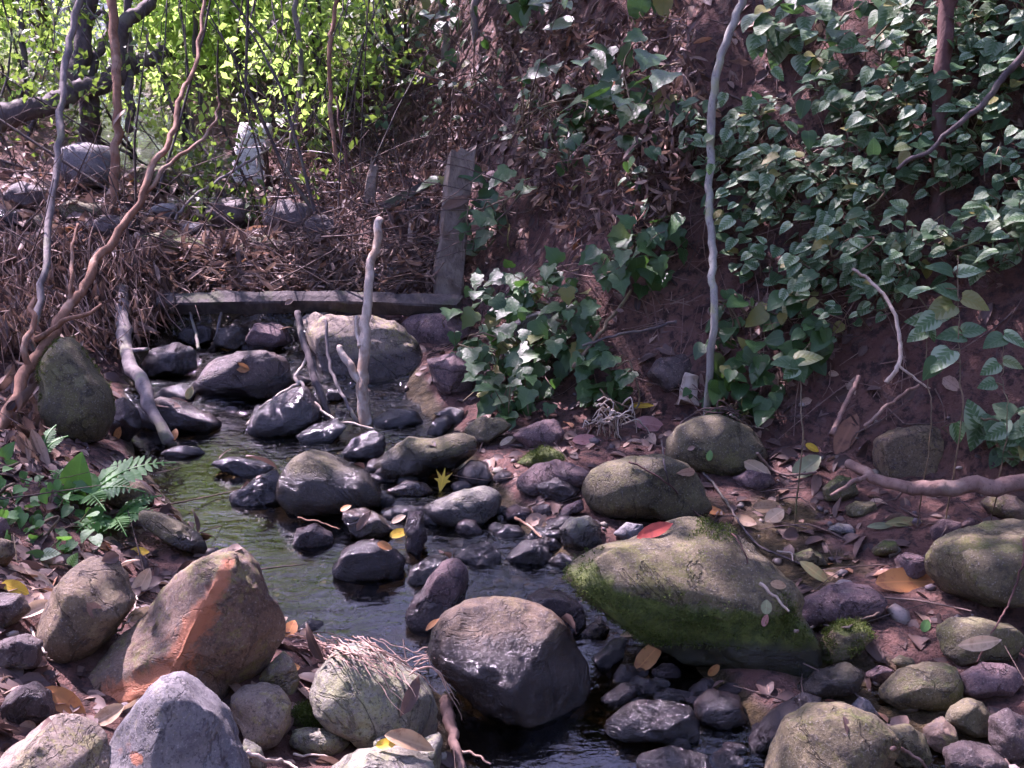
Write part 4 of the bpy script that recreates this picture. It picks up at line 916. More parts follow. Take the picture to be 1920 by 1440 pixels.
stem('arched_root', 'tan arched root looping over the bare soil of the right bank', 'root', 'driftwood', [([(1600, 505, 3.5), (1640, 535, 3.45), (1670, 575, 3.4), (1688, 640, 3.35), (1686, 685, 3.3), (1660, 715, 3.3)], 6, 9), ([(1686, 685, 3.3), (1720, 715, 3.28), (1745, 730, 3.28)], 6, 3)], 7, .006, 59, foot=False)
stem('bank_stick', 'brown stick leaning on the bare soil beside the hanging brown leaf', 'stick', 'root', [([(1560, 815, 3.25), (1585, 760, 3.35), (1612, 705, 3.45)], 11, 8)], 7, .006, 60, foot=False)
stem('bank_stick', 'faint long root running up the bare soil', 'root', 'root', [([(1620, 800, 3.3), (1670, 755, 3.35), (1720, 720, 3.38)], 8, 5)], 7, .006, 61, foot=False)
stem('bank_branch', 'pale curved branch on the dark bank above the ivy clump', 'branch', 'driftwood', [([(1060, 440, 4.9), (1110, 390, 4.95), (1160, 350, 5.0), (1215, 320, 5.05)], 5, 9), ([(1110, 390, 4.95), (1150, 385, 4.95), (1190, 365, 4.95)], 4, 3)], 7, .01, 62, foot=False)
stem('bank_branch', 'long pale forked branch lying across the upper dark bank', 'branch', 'bark_orange', [([(780, 130, 6.6), (815, 148, 6.5), (880, 158, 6.4), (950, 172, 6.3), (1010, 160, 6.2), (1050, 115, 6.1)], 7, 5), ([(950, 172, 6.3), (970, 200, 6.2), (972, 240, 6.1), (950, 280, 6.0)], 6, 3)], 7, .01, 63, foot=False)
stem('ivy_stick', 'brown stick slanting out of the ivy clump', 'stick', 'stalk', [([(1075, 690, 4.0), (1120, 630, 4.05), (1185, 545, 4.15)], 9, 6)], 7, .006, 64, foot=False)
stem('ivy_stick', 'thin dark stick lying level right of the ivy clump', 'stick', 'bark_dark', [([(1090, 645, 4.0), (1180, 625, 3.98), (1270, 602, 3.95)], 5, 6)], 6, .006, 65, foot=False)

# unseen trees at the viewer's back, added to block the sky light from there
for i, (lab, x, y, box, n) in enumerate([
    ('unseen leafy tree added behind the viewer, over the left bank', -3.4, -2.6, ((-6.0, -1.3), (-4.5, .8), (1.2, 6.0)), 20),
    ('leafy tree of the near wood at the viewer\'s back, in the middle', .6, -3.8, ((-2.5, 3.0), (-5.0, -1.6), (.8, 6.5)), 22),
    ('unseen leafy tree added behind the viewer, over the right bank', 4.4, -1.4, ((2.4, 6.0), (-4.0, 2.2), (2.0, 6.0)), 20)]):
    z = height(np.array([x]), np.array([float(y)]))[0]; o0 = np.array((x, y, z - .1)); root = empty('unseen_tree', o0, lab, 'tree', 'unseen trees added behind the viewer'); mb = MB()
    clumps = cl(box, n, .9, 1.35, 90 + i); mb.tube([o0, o0 + (.05, .1, 1.4), o0 + (.0, .2, 3.2)], [.14, .11, .07], 10, .04, i, 16)
    for c, r in clumps:
        c = np.asarray(c); mb.tube([o0 + (0, .15, 2.2), (o0 + c) / 2 + (0, 0, 1.3), c], [.05, .03, .006], 6, .05, i * 9, 10)
    mb.build('trunk', M['bark_grey'], root, o0); crown('crown', root, clumps, 'canopy', .13, 95 + i, 620, False, origin=o0)

# ================================================================== SUNLIT FOLIAGE UP THE VALLEY
BG = [  # label, photo x of the stem, depth, (x, y, z) spans of the leaf clumps, count, leaf material
 ('bright yellow-green shrub behind the dark twisting tree', 150, 10.5, ((-5.0, -3.4), (8.6, 10), (.9, 3.2)), 9, 'sunleaf'),
 ('bright yellow-green shrub at the upper left corner', 20, 9.5, ((-6.4, -4.4), (8.4, 9.8), (.9, 3.2)), 9, 'sunleaf'),
 ('tall sunlit green shrub right of the dark twisting tree', 330, 10.0, ((-3.6, -2.3), (8.8, 10), (1.0, 3.4)), 9, 'sunleaf'),
 ('sunlit leafy shrub above the white standing slab', 470, 9.2, ((-2.7, -1.6), (8.2, 9.4), (1.2, 3.2)), 9, 'sunleaf'),
 ('half-shaded leafy shrub at the top between sun and bank', 620, 8.2, ((-2.0, -1.0), (7.6, 8.8), (1.2, 2.8)), 6, 'sunleaf'),
 ('low sunlit bush between the dark twisting tree and the white slab', 360, 7.6, ((-2.9, -2.3), (7.4, 8.2), (1.0, 1.6)), 5, 'sunleaf'),
 ('dim green bush in the hollow left of the plank post, under the wires', 500, 6.3, ((-1.5, -.95), (5.9, 6.5), (.55, .9)), 4, 'canopy'),
 ('dim green bush beside the round dark boulder among the stems', 250, 7.2, ((-3.0, -2.5), (6.6, 7.3), (.7, 1.1)), 3, 'canopy'),
 ('yellow-green bush under the low limb at the left edge', 40, 7.6, ((-4.0, -3.2), (7.2, 8.0), (.8, 1.5)), 5, 'sunleaf'),
 ('low bright bush right of the white standing slab', 560, 7.0, ((-1.45, -1.0), (6.9, 7.6), (1.0, 1.6)), 4, 'sunleaf'),
 ('sunlit tree added for the pool reflection, its crown above the view', 400, 10.4, ((-4.0, -1.8), (8.8, 10.8), (2.6, 3.9)), 12, 'sunleaf'),  # crown out of view, added so the pool mirrors bright leaves
 ('dim leafy bush hanging on the dark bank at the top centre', 760, 7.6, ((-1.2, -.5), (6.4, 7.2), (1.5, 2.4)), 5, 'canopy'),
 ('dim leafy bush at the top edge above the broad dull leaves', 1000, 6.6, ((-.4, .5), (5.8, 6.6), (1.7, 2.5)), 5, 'canopy'),
 ('dense tree crown added for the pool reflection, behind the dark twisting tree', 120, 16.0, ((-9.0, -4.2), (13.6, 16.0), (2.0, 6.2)), 24, 'sunleaf'),  # added to cover the bright sky that the pool would mirror
 ('dense tree crown added for the pool reflection, above the white slab', 480, 16.0, ((-4.8, -.2), (13.6, 16.0), (2.0, 6.2)), 24, 'sunleaf'),  # second crown added to hide the mirrored sky
 ('far sunlit tree behind the shrubs at the top left', 240, 15.0, ((-11.0, -5.6), (18, 22), (1.8, 4.8)), 14, 'sunleaf'),
 ('far sunlit tree closing the valley behind the slender grey stem', 540, 15.0, ((-6.0, -1.2), (18, 22), (2.2, 5.0)), 14, 'sunleaf'),
 ('far green tree beyond the low limb at the left edge', -120, 14.0, ((-13, -8.0), (13, 17), (1.2, 4.6)), 12, 'sunleaf')]
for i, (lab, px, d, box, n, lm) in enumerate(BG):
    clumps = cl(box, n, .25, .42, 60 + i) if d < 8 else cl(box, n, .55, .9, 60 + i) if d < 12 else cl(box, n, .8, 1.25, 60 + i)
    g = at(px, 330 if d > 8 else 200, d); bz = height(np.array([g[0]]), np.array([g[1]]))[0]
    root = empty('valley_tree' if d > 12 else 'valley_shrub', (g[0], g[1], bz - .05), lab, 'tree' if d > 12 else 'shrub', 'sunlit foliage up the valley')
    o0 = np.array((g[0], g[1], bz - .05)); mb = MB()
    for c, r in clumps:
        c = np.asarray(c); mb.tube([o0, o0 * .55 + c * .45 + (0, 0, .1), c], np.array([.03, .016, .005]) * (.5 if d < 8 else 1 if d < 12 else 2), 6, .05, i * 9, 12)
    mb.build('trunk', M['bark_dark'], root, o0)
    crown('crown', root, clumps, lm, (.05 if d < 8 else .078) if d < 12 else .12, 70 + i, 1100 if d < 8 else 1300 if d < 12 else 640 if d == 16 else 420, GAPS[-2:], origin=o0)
for j, (lab, mt, pts) in enumerate([
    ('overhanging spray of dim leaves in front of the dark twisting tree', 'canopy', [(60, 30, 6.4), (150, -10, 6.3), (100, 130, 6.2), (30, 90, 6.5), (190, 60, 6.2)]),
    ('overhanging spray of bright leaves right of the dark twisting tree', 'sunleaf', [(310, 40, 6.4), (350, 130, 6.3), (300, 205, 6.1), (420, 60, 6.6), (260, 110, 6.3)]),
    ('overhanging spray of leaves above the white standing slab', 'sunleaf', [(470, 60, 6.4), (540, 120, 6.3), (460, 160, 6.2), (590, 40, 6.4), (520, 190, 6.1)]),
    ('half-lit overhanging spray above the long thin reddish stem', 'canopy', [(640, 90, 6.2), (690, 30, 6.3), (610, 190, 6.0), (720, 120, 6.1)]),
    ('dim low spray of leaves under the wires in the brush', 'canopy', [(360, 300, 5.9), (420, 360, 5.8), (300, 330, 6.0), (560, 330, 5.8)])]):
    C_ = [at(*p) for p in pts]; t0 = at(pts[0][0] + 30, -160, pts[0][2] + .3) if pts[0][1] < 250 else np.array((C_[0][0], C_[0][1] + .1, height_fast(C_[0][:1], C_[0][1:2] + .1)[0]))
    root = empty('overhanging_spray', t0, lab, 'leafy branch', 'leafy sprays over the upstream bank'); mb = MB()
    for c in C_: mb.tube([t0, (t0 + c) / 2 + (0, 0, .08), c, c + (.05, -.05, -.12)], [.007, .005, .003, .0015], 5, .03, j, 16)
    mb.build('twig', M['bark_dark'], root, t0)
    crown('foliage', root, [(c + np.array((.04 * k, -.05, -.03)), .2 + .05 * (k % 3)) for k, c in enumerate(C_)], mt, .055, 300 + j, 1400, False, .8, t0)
rock('standing_slab', 'white sunlit slab standing upright in the brush', [(452,228),(512,233),(507,275),(494,300),(522,356),(430,356),(438,312),(444,270)], rock_mat('rock_white', (.68, .66, .62), (.78, .76, .72), (.4, .38, .36), (.5, .5, .4), .2, .0), thick=.45, box=.6, shift=0, wet=-2, noise=.02, cuts=0)['category'] = 'slab'

bpy.context.view_layer.update()
DG = bpy.context.evaluated_depsgraph_get()
# ---------------------------------------------------------------- leaf shapes
def blade(half, fold=.16, droop=.18, curl=0.0):
    """half outline base to tip (x, y); returns vertices and triangles of a folded, drooping blade"""
    h = np.array(half, float); k = len(h); ys = np.clip(h[:, 1], 0.02, 1)
    def z(x, y): return fold * abs(x) - droop * y * y + curl * x * x
    mid = [(0, y, z(0, y)) for y in ys]; r = [(x, y, z(x, y)) for x, y in h]; l = [(-x, y, z(-x, y)) for x, y in h]
    V = np.array(mid + r + l); Fc = []
    for i in range(k - 1):
        a, b = i, i + 1
        Fc += [(a, k + a, k + b), (a, k + b, b), (a, 2 * k + b, 2 * k + a), (a, b, 2 * k + b)]
    return V, np.array(Fc)
OVATE = [(.03, .02), (.2, -.03), (.34, .06), (.41, .25), (.38, .46), (.27, .68), (.12, .88), (.0, 1.0)]
IVY = [(.03, .06), (.17, -.06), (.37, -.02), (.5, .2), (.36, .36), (.37, .58), (.17, .72), (.0, 1.0)]
LANCE = [(.01, 0), (.07, .1), (.13, .3), (.145, .5), (.12, .7), (.06, .88), (.0, 1.0)]
OVAL = [(.01, 0), (.15, .08), (.25, .28), (.27, .5), (.22, .74), (.1, .92), (.0, 1.0)]
SHAPES = {'ovate': [blade(OVATE, f, d, c) for f, d, c in ((.18, .2, 0), (.05, .35, .2), (.3, .1, -.2), (.12, .5, 0))],
          'ivy': [blade(IVY, f, d, c) for f, d, c in ((.12, .2, 0), (.02, .3, .2), (.25, .12, -.2))]}
SHARED = {}
def shared_leaf(shape, i, mat):
    k = (shape, i, mat)
    if k not in SHARED:
        V, Fc = SHAPES[shape][i]; me = mesh_from('leaf', V, Fc, {'val': np.full(len(V), i * .31 % 1), 'lc': V}); me.materials.append(M[mat]); SHARED[k] = me
    return SHARED[k]

def put_leaves(root, pos, Mx, sc, shape, mat, seed, cap=300):
    rng = np.random.RandomState(seed); L = np.array(root.location)
    order = np.argsort(np.linalg.norm(pos - CAM, axis=1) / sc)
    for j in order[:cap]:
        o = bpy.data.objects.new('leaf', shared_leaf(shape, rng.randint(len(SHAPES[shape])), mat)); COL.objects.link(o); o.parent = root
        o.matrix_local = Matrix.Translation(Vector(pos[j] - L)) @ Matrix(Mx[j].tolist()).to_4x4() @ Matrix.Scale(float(sc[j]), 4)
    rest = order[cap:]
    if len(rest):
        V, Fc = SHAPES[shape][0]
        o = obj('leaves', scatter('leaves', V, Fc, pos[rest] - L, Mx[rest], sc[rest], rng.uniform(0, 1, len(rest))), M[mat], root); o['kind'] = 'stuff'

def leaf_patch(name, label, cat, poly, n, size, mat, shape, lift, seed, group=None, tip=(-.35, -.5, -.35), vines=6, deep=.0, jit=.45, up=.7):
    rng = np.random.RandomState(seed); A = np.array(poly); pos = []; nor = []; tries = 0
    while len(pos) < n and tries < n * 30:
        tries += 1
        px = rng.uniform(A[:, 0].min(), A[:, 0].max()); py = rng.uniform(A[:, 1].min(), A[:, 1].max())
        if not in_poly(px, py, poly): continue
        if fbm(np.array([[px / 60., py / 42., seed]]), 3, 3)[0] < -.4: continue       # gaps
        d, p = ground_hit(px, py); g = ground_normal(p); h = lift * rng.uniform(.1, 1) ** 1.3
        pos.append(p + g * h * .6 - FWD * h * .5 + np.array((0, 0, h * .3))); nor.append(g)
    pos = np.array(pos); nor = np.array(nor); n = len(pos)
    N = up * np.array((0, -.4, 1)) + .45 * np.minimum(1, .9 / up) * nor + rng.normal(size=(n, 3)) * jit * .6
    Y = np.array(tip) + rng.normal(size=(n, 3)) * jit
    Mx = rot_mats(Y, N); sc = size * rng.uniform(.6, 1.25, n)
    base = pos[np.argmin(pos[:, 2])] - (0, 0, .05); root = empty(name, base, label, cat, group)
    mb = MB()
    for i in range(vines):
        a = pos[rng.randint(n)]; idx = np.argsort(np.linalg.norm(pos - a, axis=1)); path = [a]; cur = a
        for _ in range(4):
            c = pos[idx[rng.randint(2, min(12, n))]] + rng.normal(size=3) * .03; path.append(c); idx = np.argsort(np.linalg.norm(pos - c, axis=1))
        mb.tube([q - nor[0] * .02 for q in path], [.004] * len(path), 5, .02, seed + i, 24)
    for j in range(0, n, 2):                                            # leaf stalks
        b = pos[j]; mb.tube([b, b - nor[j] * .05 + rng.normal(size=3) * .02, b - nor[j] * .1 + rng.normal(size=3) * .03], [.0018, .002, .0025], 4, 0, 0, caps=False)
    mb.build('stem', M['stalk'], root, base)['kind'] = 'stuff'
    put_leaves(root, pos, Mx, sc, shape, mat, seed)
    return root

# ---------------------------------------------------------------- the green bank
leaf_patch('ground_cover', 'wide carpet of pale-marked pointed leaves over the upper right bank', 'ground cover',
    [(1285, 235), (1420, 215), (1560, 140), (1650, 120), (1700, -40), (2100, -140), (2160, 470), (1960, 460), (1850, 540), (1730, 520), (1650, 600), (1560, 640), (1450, 600), (1380, 500), (1310, 340), (1270, 275)], 2100, .057, 'varieg', 'ovate', .2, 101, vines=26, up=1.5, jit=.42, tip=(-.8, -.25, -.2))
leaf_patch('ivy_clump', 'dense dark green ivy clump beside the stream below the post', 'ivy',
    [(885, 575), (960, 550), (1090, 525), (1150, 590), (1120, 650), (1200, 730), (1150, 775), (1060, 770), (950, 800), (880, 775), (855, 700), (850, 650)], 260, .08, 'ivy', 'ivy', .2, 102, vines=10)
leaf_patch('ivy_sprig', 'small ivy sprig with broad shiny leaves right of the plank post', 'ivy',
    [(828, 375), (900, 360), (1015, 365), (1000, 425), (940, 480), (870, 500), (835, 440)], 34, .105, 'ivy', 'ivy', .22, 103, vines=4)
leaf_patch('ivy_sprig', 'drooping ivy spray on the bare bank above the half-buried boulder', 'ivy',
    [(1105, 525), (1180, 440), (1280, 425), (1295, 490), (1250, 530), (1170, 545)], 46, .085, 'ivy', 'ivy', .2, 104, vines=5)
leaf_patch('creeping_plant', 'loose green leaves creeping under the foot of the pale sapling', 'creeper',
    [(1330, 585), (1420, 560), (1580, 600), (1560, 650), (1480, 720), (1440, 790), (1340, 750), (1320, 660)], 95, .075, 'ivy', 'ovate', .15, 105, vines=8)
leaf_patch('broad_leaved_sprig', 'broad dull green leaves on the dark upper bank left of the pale sapling', 'creeper',
    [(1040, 170), (1120, 130), (1270, 130), (1290, 200), (1180, 290), (1080, 300)], 48, .12, 'ivy', 'ivy', .2, 106, vines=4)
leaf_patch('top_leaves', 'loose green leaves along the top edge of the dark bank', 'creeper',
    [(900, -60), (1300, -60), (1290, 30), (1100, 70), (930, 60)], 60, .13, 'ivy', 'ovate', .3, 107, vines=3)
leaf_patch('top_leaves', 'dim green leaves on the dark bank between the slender stems at the top', 'creeper',
    [(640, -60), (920, -60), (900, 130), (800, 170), (690, 120)], 110, .1, 'ivy', 'ovate', .3, 114, vines=4)
leaf_patch('top_leaves', 'scattered pale-marked leaves right of the pale sapling near the top edge', 'creeper',
    [(1390, 30), (1530, 20), (1700, -40), (1660, 110), (1540, 130), (1430, 120)], 55, .095, 'varieg', 'ovate', .15, 108, vines=3)
leaf_patch('low_creeper', 'pale-marked leaves trailing over the soil at the right edge above the thick root', 'creeper',
    [(1770, 790), (1850, 800), (1990, 780), (1990, 900), (1880, 880), (1800, 860)], 46, .075, 'varieg', 'ovate', .1, 109, vines=4)
leaf_patch('low_creeper', 'small mixed green leaves on the litter behind the half-buried boulder', 'creeper',
    [(1290, 735), (1420, 740), (1460, 790), (1380, 790), (1310, 770)], 60, .035, 'ivy', 'ovate', .06, 110, vines=3)
leaf_patch('low_creeper', 'low green leaves spreading over the left bank below the fern', 'creeper',
    [(-60, 880), (60, 880), (190, 960), (230, 1000), (120, 1050), (20, 1040), (-60, 980)], 120, .04, 'fern', 'ovate', .08, 111, vines=4)
leaf_patch('trailing_sprigs', 'sparse small green leaves trailing over the litter bank above the plank post', 'creeper',
    [(660, 110), (900, 90), (1080, 180), (1260, 260), (1240, 420), (1060, 350), (900, 250), (760, 300), (660, 220)], 130, .055, 'ivy', 'ovate', .25, 115, vines=16)
leaf_patch('low_creeper', 'sunlit yellowish leaves hanging left of the long thin reddish stem', 'creeper',
    [(540, 255), (610, 250), (625, 300), (580, 310), (545, 300)], 18, .11, 'sunleaf', 'ovate', .25, 112, vines=2)
leaf_patch('low_creeper', 'green leaves hanging at the top left of the slender grey stems', 'creeper',
    [(640, 20), (760, 40), (740, 180), (650, 190)], 60, .1, 'sunleaf', 'ovate', .3, 113, vines=3)

def leafy_stalk(name, label, stem_px, leaves, size, mat, seed, w=6):
    """an upright stalk with single broad leaves: leaves are (px, py, angle of the tip in degrees, scale)"""
    P = [at(*p) for p in stem_px]; rng = np.random.RandomState(seed)
    g = P[0].copy(); g[2] = min(g[2], height(np.array([g[0]]), np.array([g[1]]))[0] - .02)
    root = empty(name, g, label, 'plant'); mb = MB(); r = pxw(w, stem_px[0][2]) / 2
    A, _ = mb.tube([g] + P, np.linspace(r * .7, r * .4, len(P) + 1), 6, .005, seed, 30)
    pos, Y, N, sc = [], [], [], []; mb2 = MB()
    for px, py, ang, s in leaves:
        d = stem_px[0][2] + (stem_px[-1][2] - stem_px[0][2]) * np.clip((stem_px[0][1] - py) / (stem_px[0][1] - stem_px[-1][1]), 0, 1)
        dirv = RIGHT * math.cos(R(ang)) + UP * math.sin(R(ang)); p = at(px, py, d)
        L = size * s; q = p - dirv * L * .5; pos.append(q); Y.append(dirv - FWD * .3); N.append(np.array((0, -.55, .8)) + rng.normal(size=3) * .2); sc.append(L)
        a = A[np.argmin(np.linalg.norm(A - q, axis=1))]; mb2.tube([a, q], [.002, .002], 4, 0, caps=False)
    mb.build('stem', M['stalk'], root, g); mb2.build('leaf_stalks', M['stalk'], root, g)['kind'] = 'stuff'
    put_leaves(root, np.array(pos), rot_mats(np.array(Y), np.array(N)), np.array(sc), 'ovate', mat, seed)
leafy_stalk('leafy_stalk', 'tall thin stalk with paired pale-marked leaves in front of the bare soil', [(1803, 790, 3.0), (1800, 700, 3.02), (1797, 600, 3.05), (1795, 480, 3.1)],
    [(1770, 545, 160, 1), (1830, 565, -15, 1), (1760, 580, 200, 1.1), (1825, 618, 10, .8), (1785, 625, 170, .9), (1765, 500, 150, .9), (1815, 505, 20, .9), (1720, 545, 190, 1), (1735, 605, 210, .9), (1760, 675, 220, 1.1), (1745, 690, 230, .8)], .085, 'varieg', 201, 5)
leafy_stalk('leafy_stalk', 'shorter thin stalk left of the tall leafy stalk on the bare soil', [(1748, 790, 3.02), (1740, 720, 3.05), (1738, 640, 3.1), (1740, 580, 3.15)],
    [(1725, 600, 170, .9), (1760, 590, 20, .9), (1700, 545, 160, .8), (1715, 630, 200, .8), (1745, 625, -60, .7)], .08, 'varieg', 202, 4)
leafy_stalk('leafy_stalk', 'single upright seedling with four spreading leaves in the litter', [(1505, 835, 3.2), (1502, 760, 3.25), (1500, 700, 3.3), (1497, 672, 3.3)],
    [(1468, 680, 170, 1), (1515, 668, 20, 1), (1500, 695, -70, .9), (1480, 700, 215, .7)], .085, 'varieg', 203, 5)
leafy_stalk('leafy_stalk', 'thin stalk with drooping leaves at the right edge above the trailing creeper', [(1890, 790, 2.95), (1880, 720, 3.0), (1882, 640, 3.05)],
    [(1860, 640, 200, 1), (1905, 635, -20, 1), (1855, 690, 210, .8), (1900, 680, -10, .8), (1850, 720, 190, .7)], .075, 'varieg', 204, 4)

# ---------------------------------------------------------------- fern and broad-leaved plant on the left bank
def frond_mesh(L, n, w, seed):
    rng = np.random.RandomState(seed); V = []; Fc = []; t = blade(LANCE, .1, .1)
    def spine(s): return np.array((0, L * s, .18 * L * math.sin(s * 2.4) - .22 * L * s * s))
    val = []; lc = []
    for i in range(n):
        s = (i + .8) / (n + .5); c = spine(s); ln = w * math.sin(math.pi * min(1, s * .85 + .18)) * rng.uniform(.9, 1.1)
        for sg in (-1, 1):
            y = np.array((sg, .45, -.12 + rng.uniform(-.1, .1))); m = rot_mats(y[None], np.array([[0, 0, 1.0]]))[0]
            sc = np.array((ln * 1.35, ln, ln)); V.append((t[0] * sc) @ m.T + c); lc.append(t[0]); Fc += [tuple(f + len(t[0]) * (len(V) - 1)) for f in t[1]]
    V = np.concatenate(V); n0 = len(V)
    ring = []
    for i in range(9):
        c = spine(i / 8); ring += [c + (.003, 0, 0), c + (-.0015, 0, .0025), c + (-.0015, 0, -.0025)]
    Fc += [(n0 + i * 3 + j, n0 + i * 3 + (j + 1) % 3, n0 + i * 3 + 3 + (j + 1) % 3, n0 + i * 3 + 3 + j) for i in range(8) for j in range(3)]
    V = np.concatenate([V, np.array(ring)]); lcv = np.concatenate(lc + [np.zeros((27, 3))])
    return mesh_from('frond', V, [tuple(int(q) for q in f) for f in Fc], {'val': np.full(len(V), rng.rand()), 'lc': lcv})
def fern(label, px, py, fronds, seed):
    p, n, _ = hit(px, py); root = empty('fern', p, label, 'fern')
    for i, (ang, L, tilt) in enumerate(fronds):
        o = obj('frond', frond_mesh(L, 13, L * .24, seed + i), M['fern'], root)
        d = RIGHT * math.cos(R(ang)) + np.array((0, 1, 0)) * math.sin(R(ang)) + np.array((0, 0, tilt))
        o.matrix_local = Matrix(rot_mats(d[None], np.array([[0, -.35, 1.0]]))[0].tolist()).to_4x4()
fern('feathery green fern arching towards the pool on the left bank', 165, 935, [(12, .28, .45), (35, .2, .6), (-20, .22, .35), (-55, .2, .3), (150, .18, .4), (-100, .17, .35)], 301)
fern('low feathery fern hanging down the left bank under the broad leaf', 215, 975, [(-15, .17, .25), (-60, .18, .25), (-110, .2, .2), (-150, .18, .25), (30, .15, .4)], 302)
fern('tiny fern frond at the shady foot of the tall dark boulder', 78, 855, [(80, .12, .8), (40, .1, .6), (130, .1, .6)], 303)
leafy_stalk('broad_leaf_plant', 'bright green plant with one large triangular leaf beside the fern', [(165, 945, 3.15), (160, 915, 3.18), (158, 895, 3.2)], [(152, 885, 80, 1.35), (175, 910, -30, .8), (138, 915, 200, .6)], .1, 'fern', 205, 5)
leafy_stalk('broad_leaf_plant', 'little plant with two silvery round leaves on the left bank litter', [(80, 1052, 2.75), (80, 1042, 2.75)], [(65, 1040, 160, .8), (95, 1036, 20, .9), (140, 1048, 60, .7)], .055, 'varieg', 206, 3)

# ================================================================== FALLEN LEAVES ONE CAN PICK OUT
def palmate():
    pts = []
    for i in range(11):
        a = R(-110 + 22 * i); r = 1.0 if i % 2 == 1 else .38
        if i in (1, 9): r = .7
        pts.append((.5 * r * math.sin(a), .45 + .55 * r * math.cos(a) - .0, .12 * r * (1 if i % 2 else .3)))
    V = np.array([(0, .38, 0)] + pts + [(0, -.1, 0)]); n = len(pts)
    return V, np.array([(0, i + 1, i) for i in range(1, n)] + [(0, 1, n + 1), (0, n + 1, n)])
FL = {'lance': blade(LANCE, .3, .12), 'lancecurl': blade(LANCE, .9, .35, 1.5), 'oval': blade(OVAL, .2, .15), 'ovalcurl': blade(OVAL, .7, -.4, -1.2), 'star': palmate()}
def fallen(label, px, py, length, ang, col, shape='oval', tilt=.0, wide=1.0):
    p, n, _ = hit(px, py); d = (p - CAM) @ FWD; L = pxw(length, d)
    dirv = RIGHT * math.cos(R(ang)) + UP * math.sin(R(ang))
    N = n * (1 - tilt) - FWD * (.35 + tilt)
    N = N / np.linalg.norm(N); dirv = dirv - N * (dirv @ N); dirv /= np.linalg.norm(dirv)
    V, Fc = FL[shape]; m = rot_mats(dirv[None], N[None])[0]
    W = ((V - np.array((0, .5, 0))) * np.array((L * wide, L, L))) @ m.T
    W = W + n * (.006 - min(0, (W @ n).min()) * .6)
    me = mesh_from('fallen_leaf', W, Fc, {'lc': V, 'val': np.full(len(V), .5)})
    tag(obj('fallen_leaf', me, LEAFC[col], None, p), label, 'leaf')
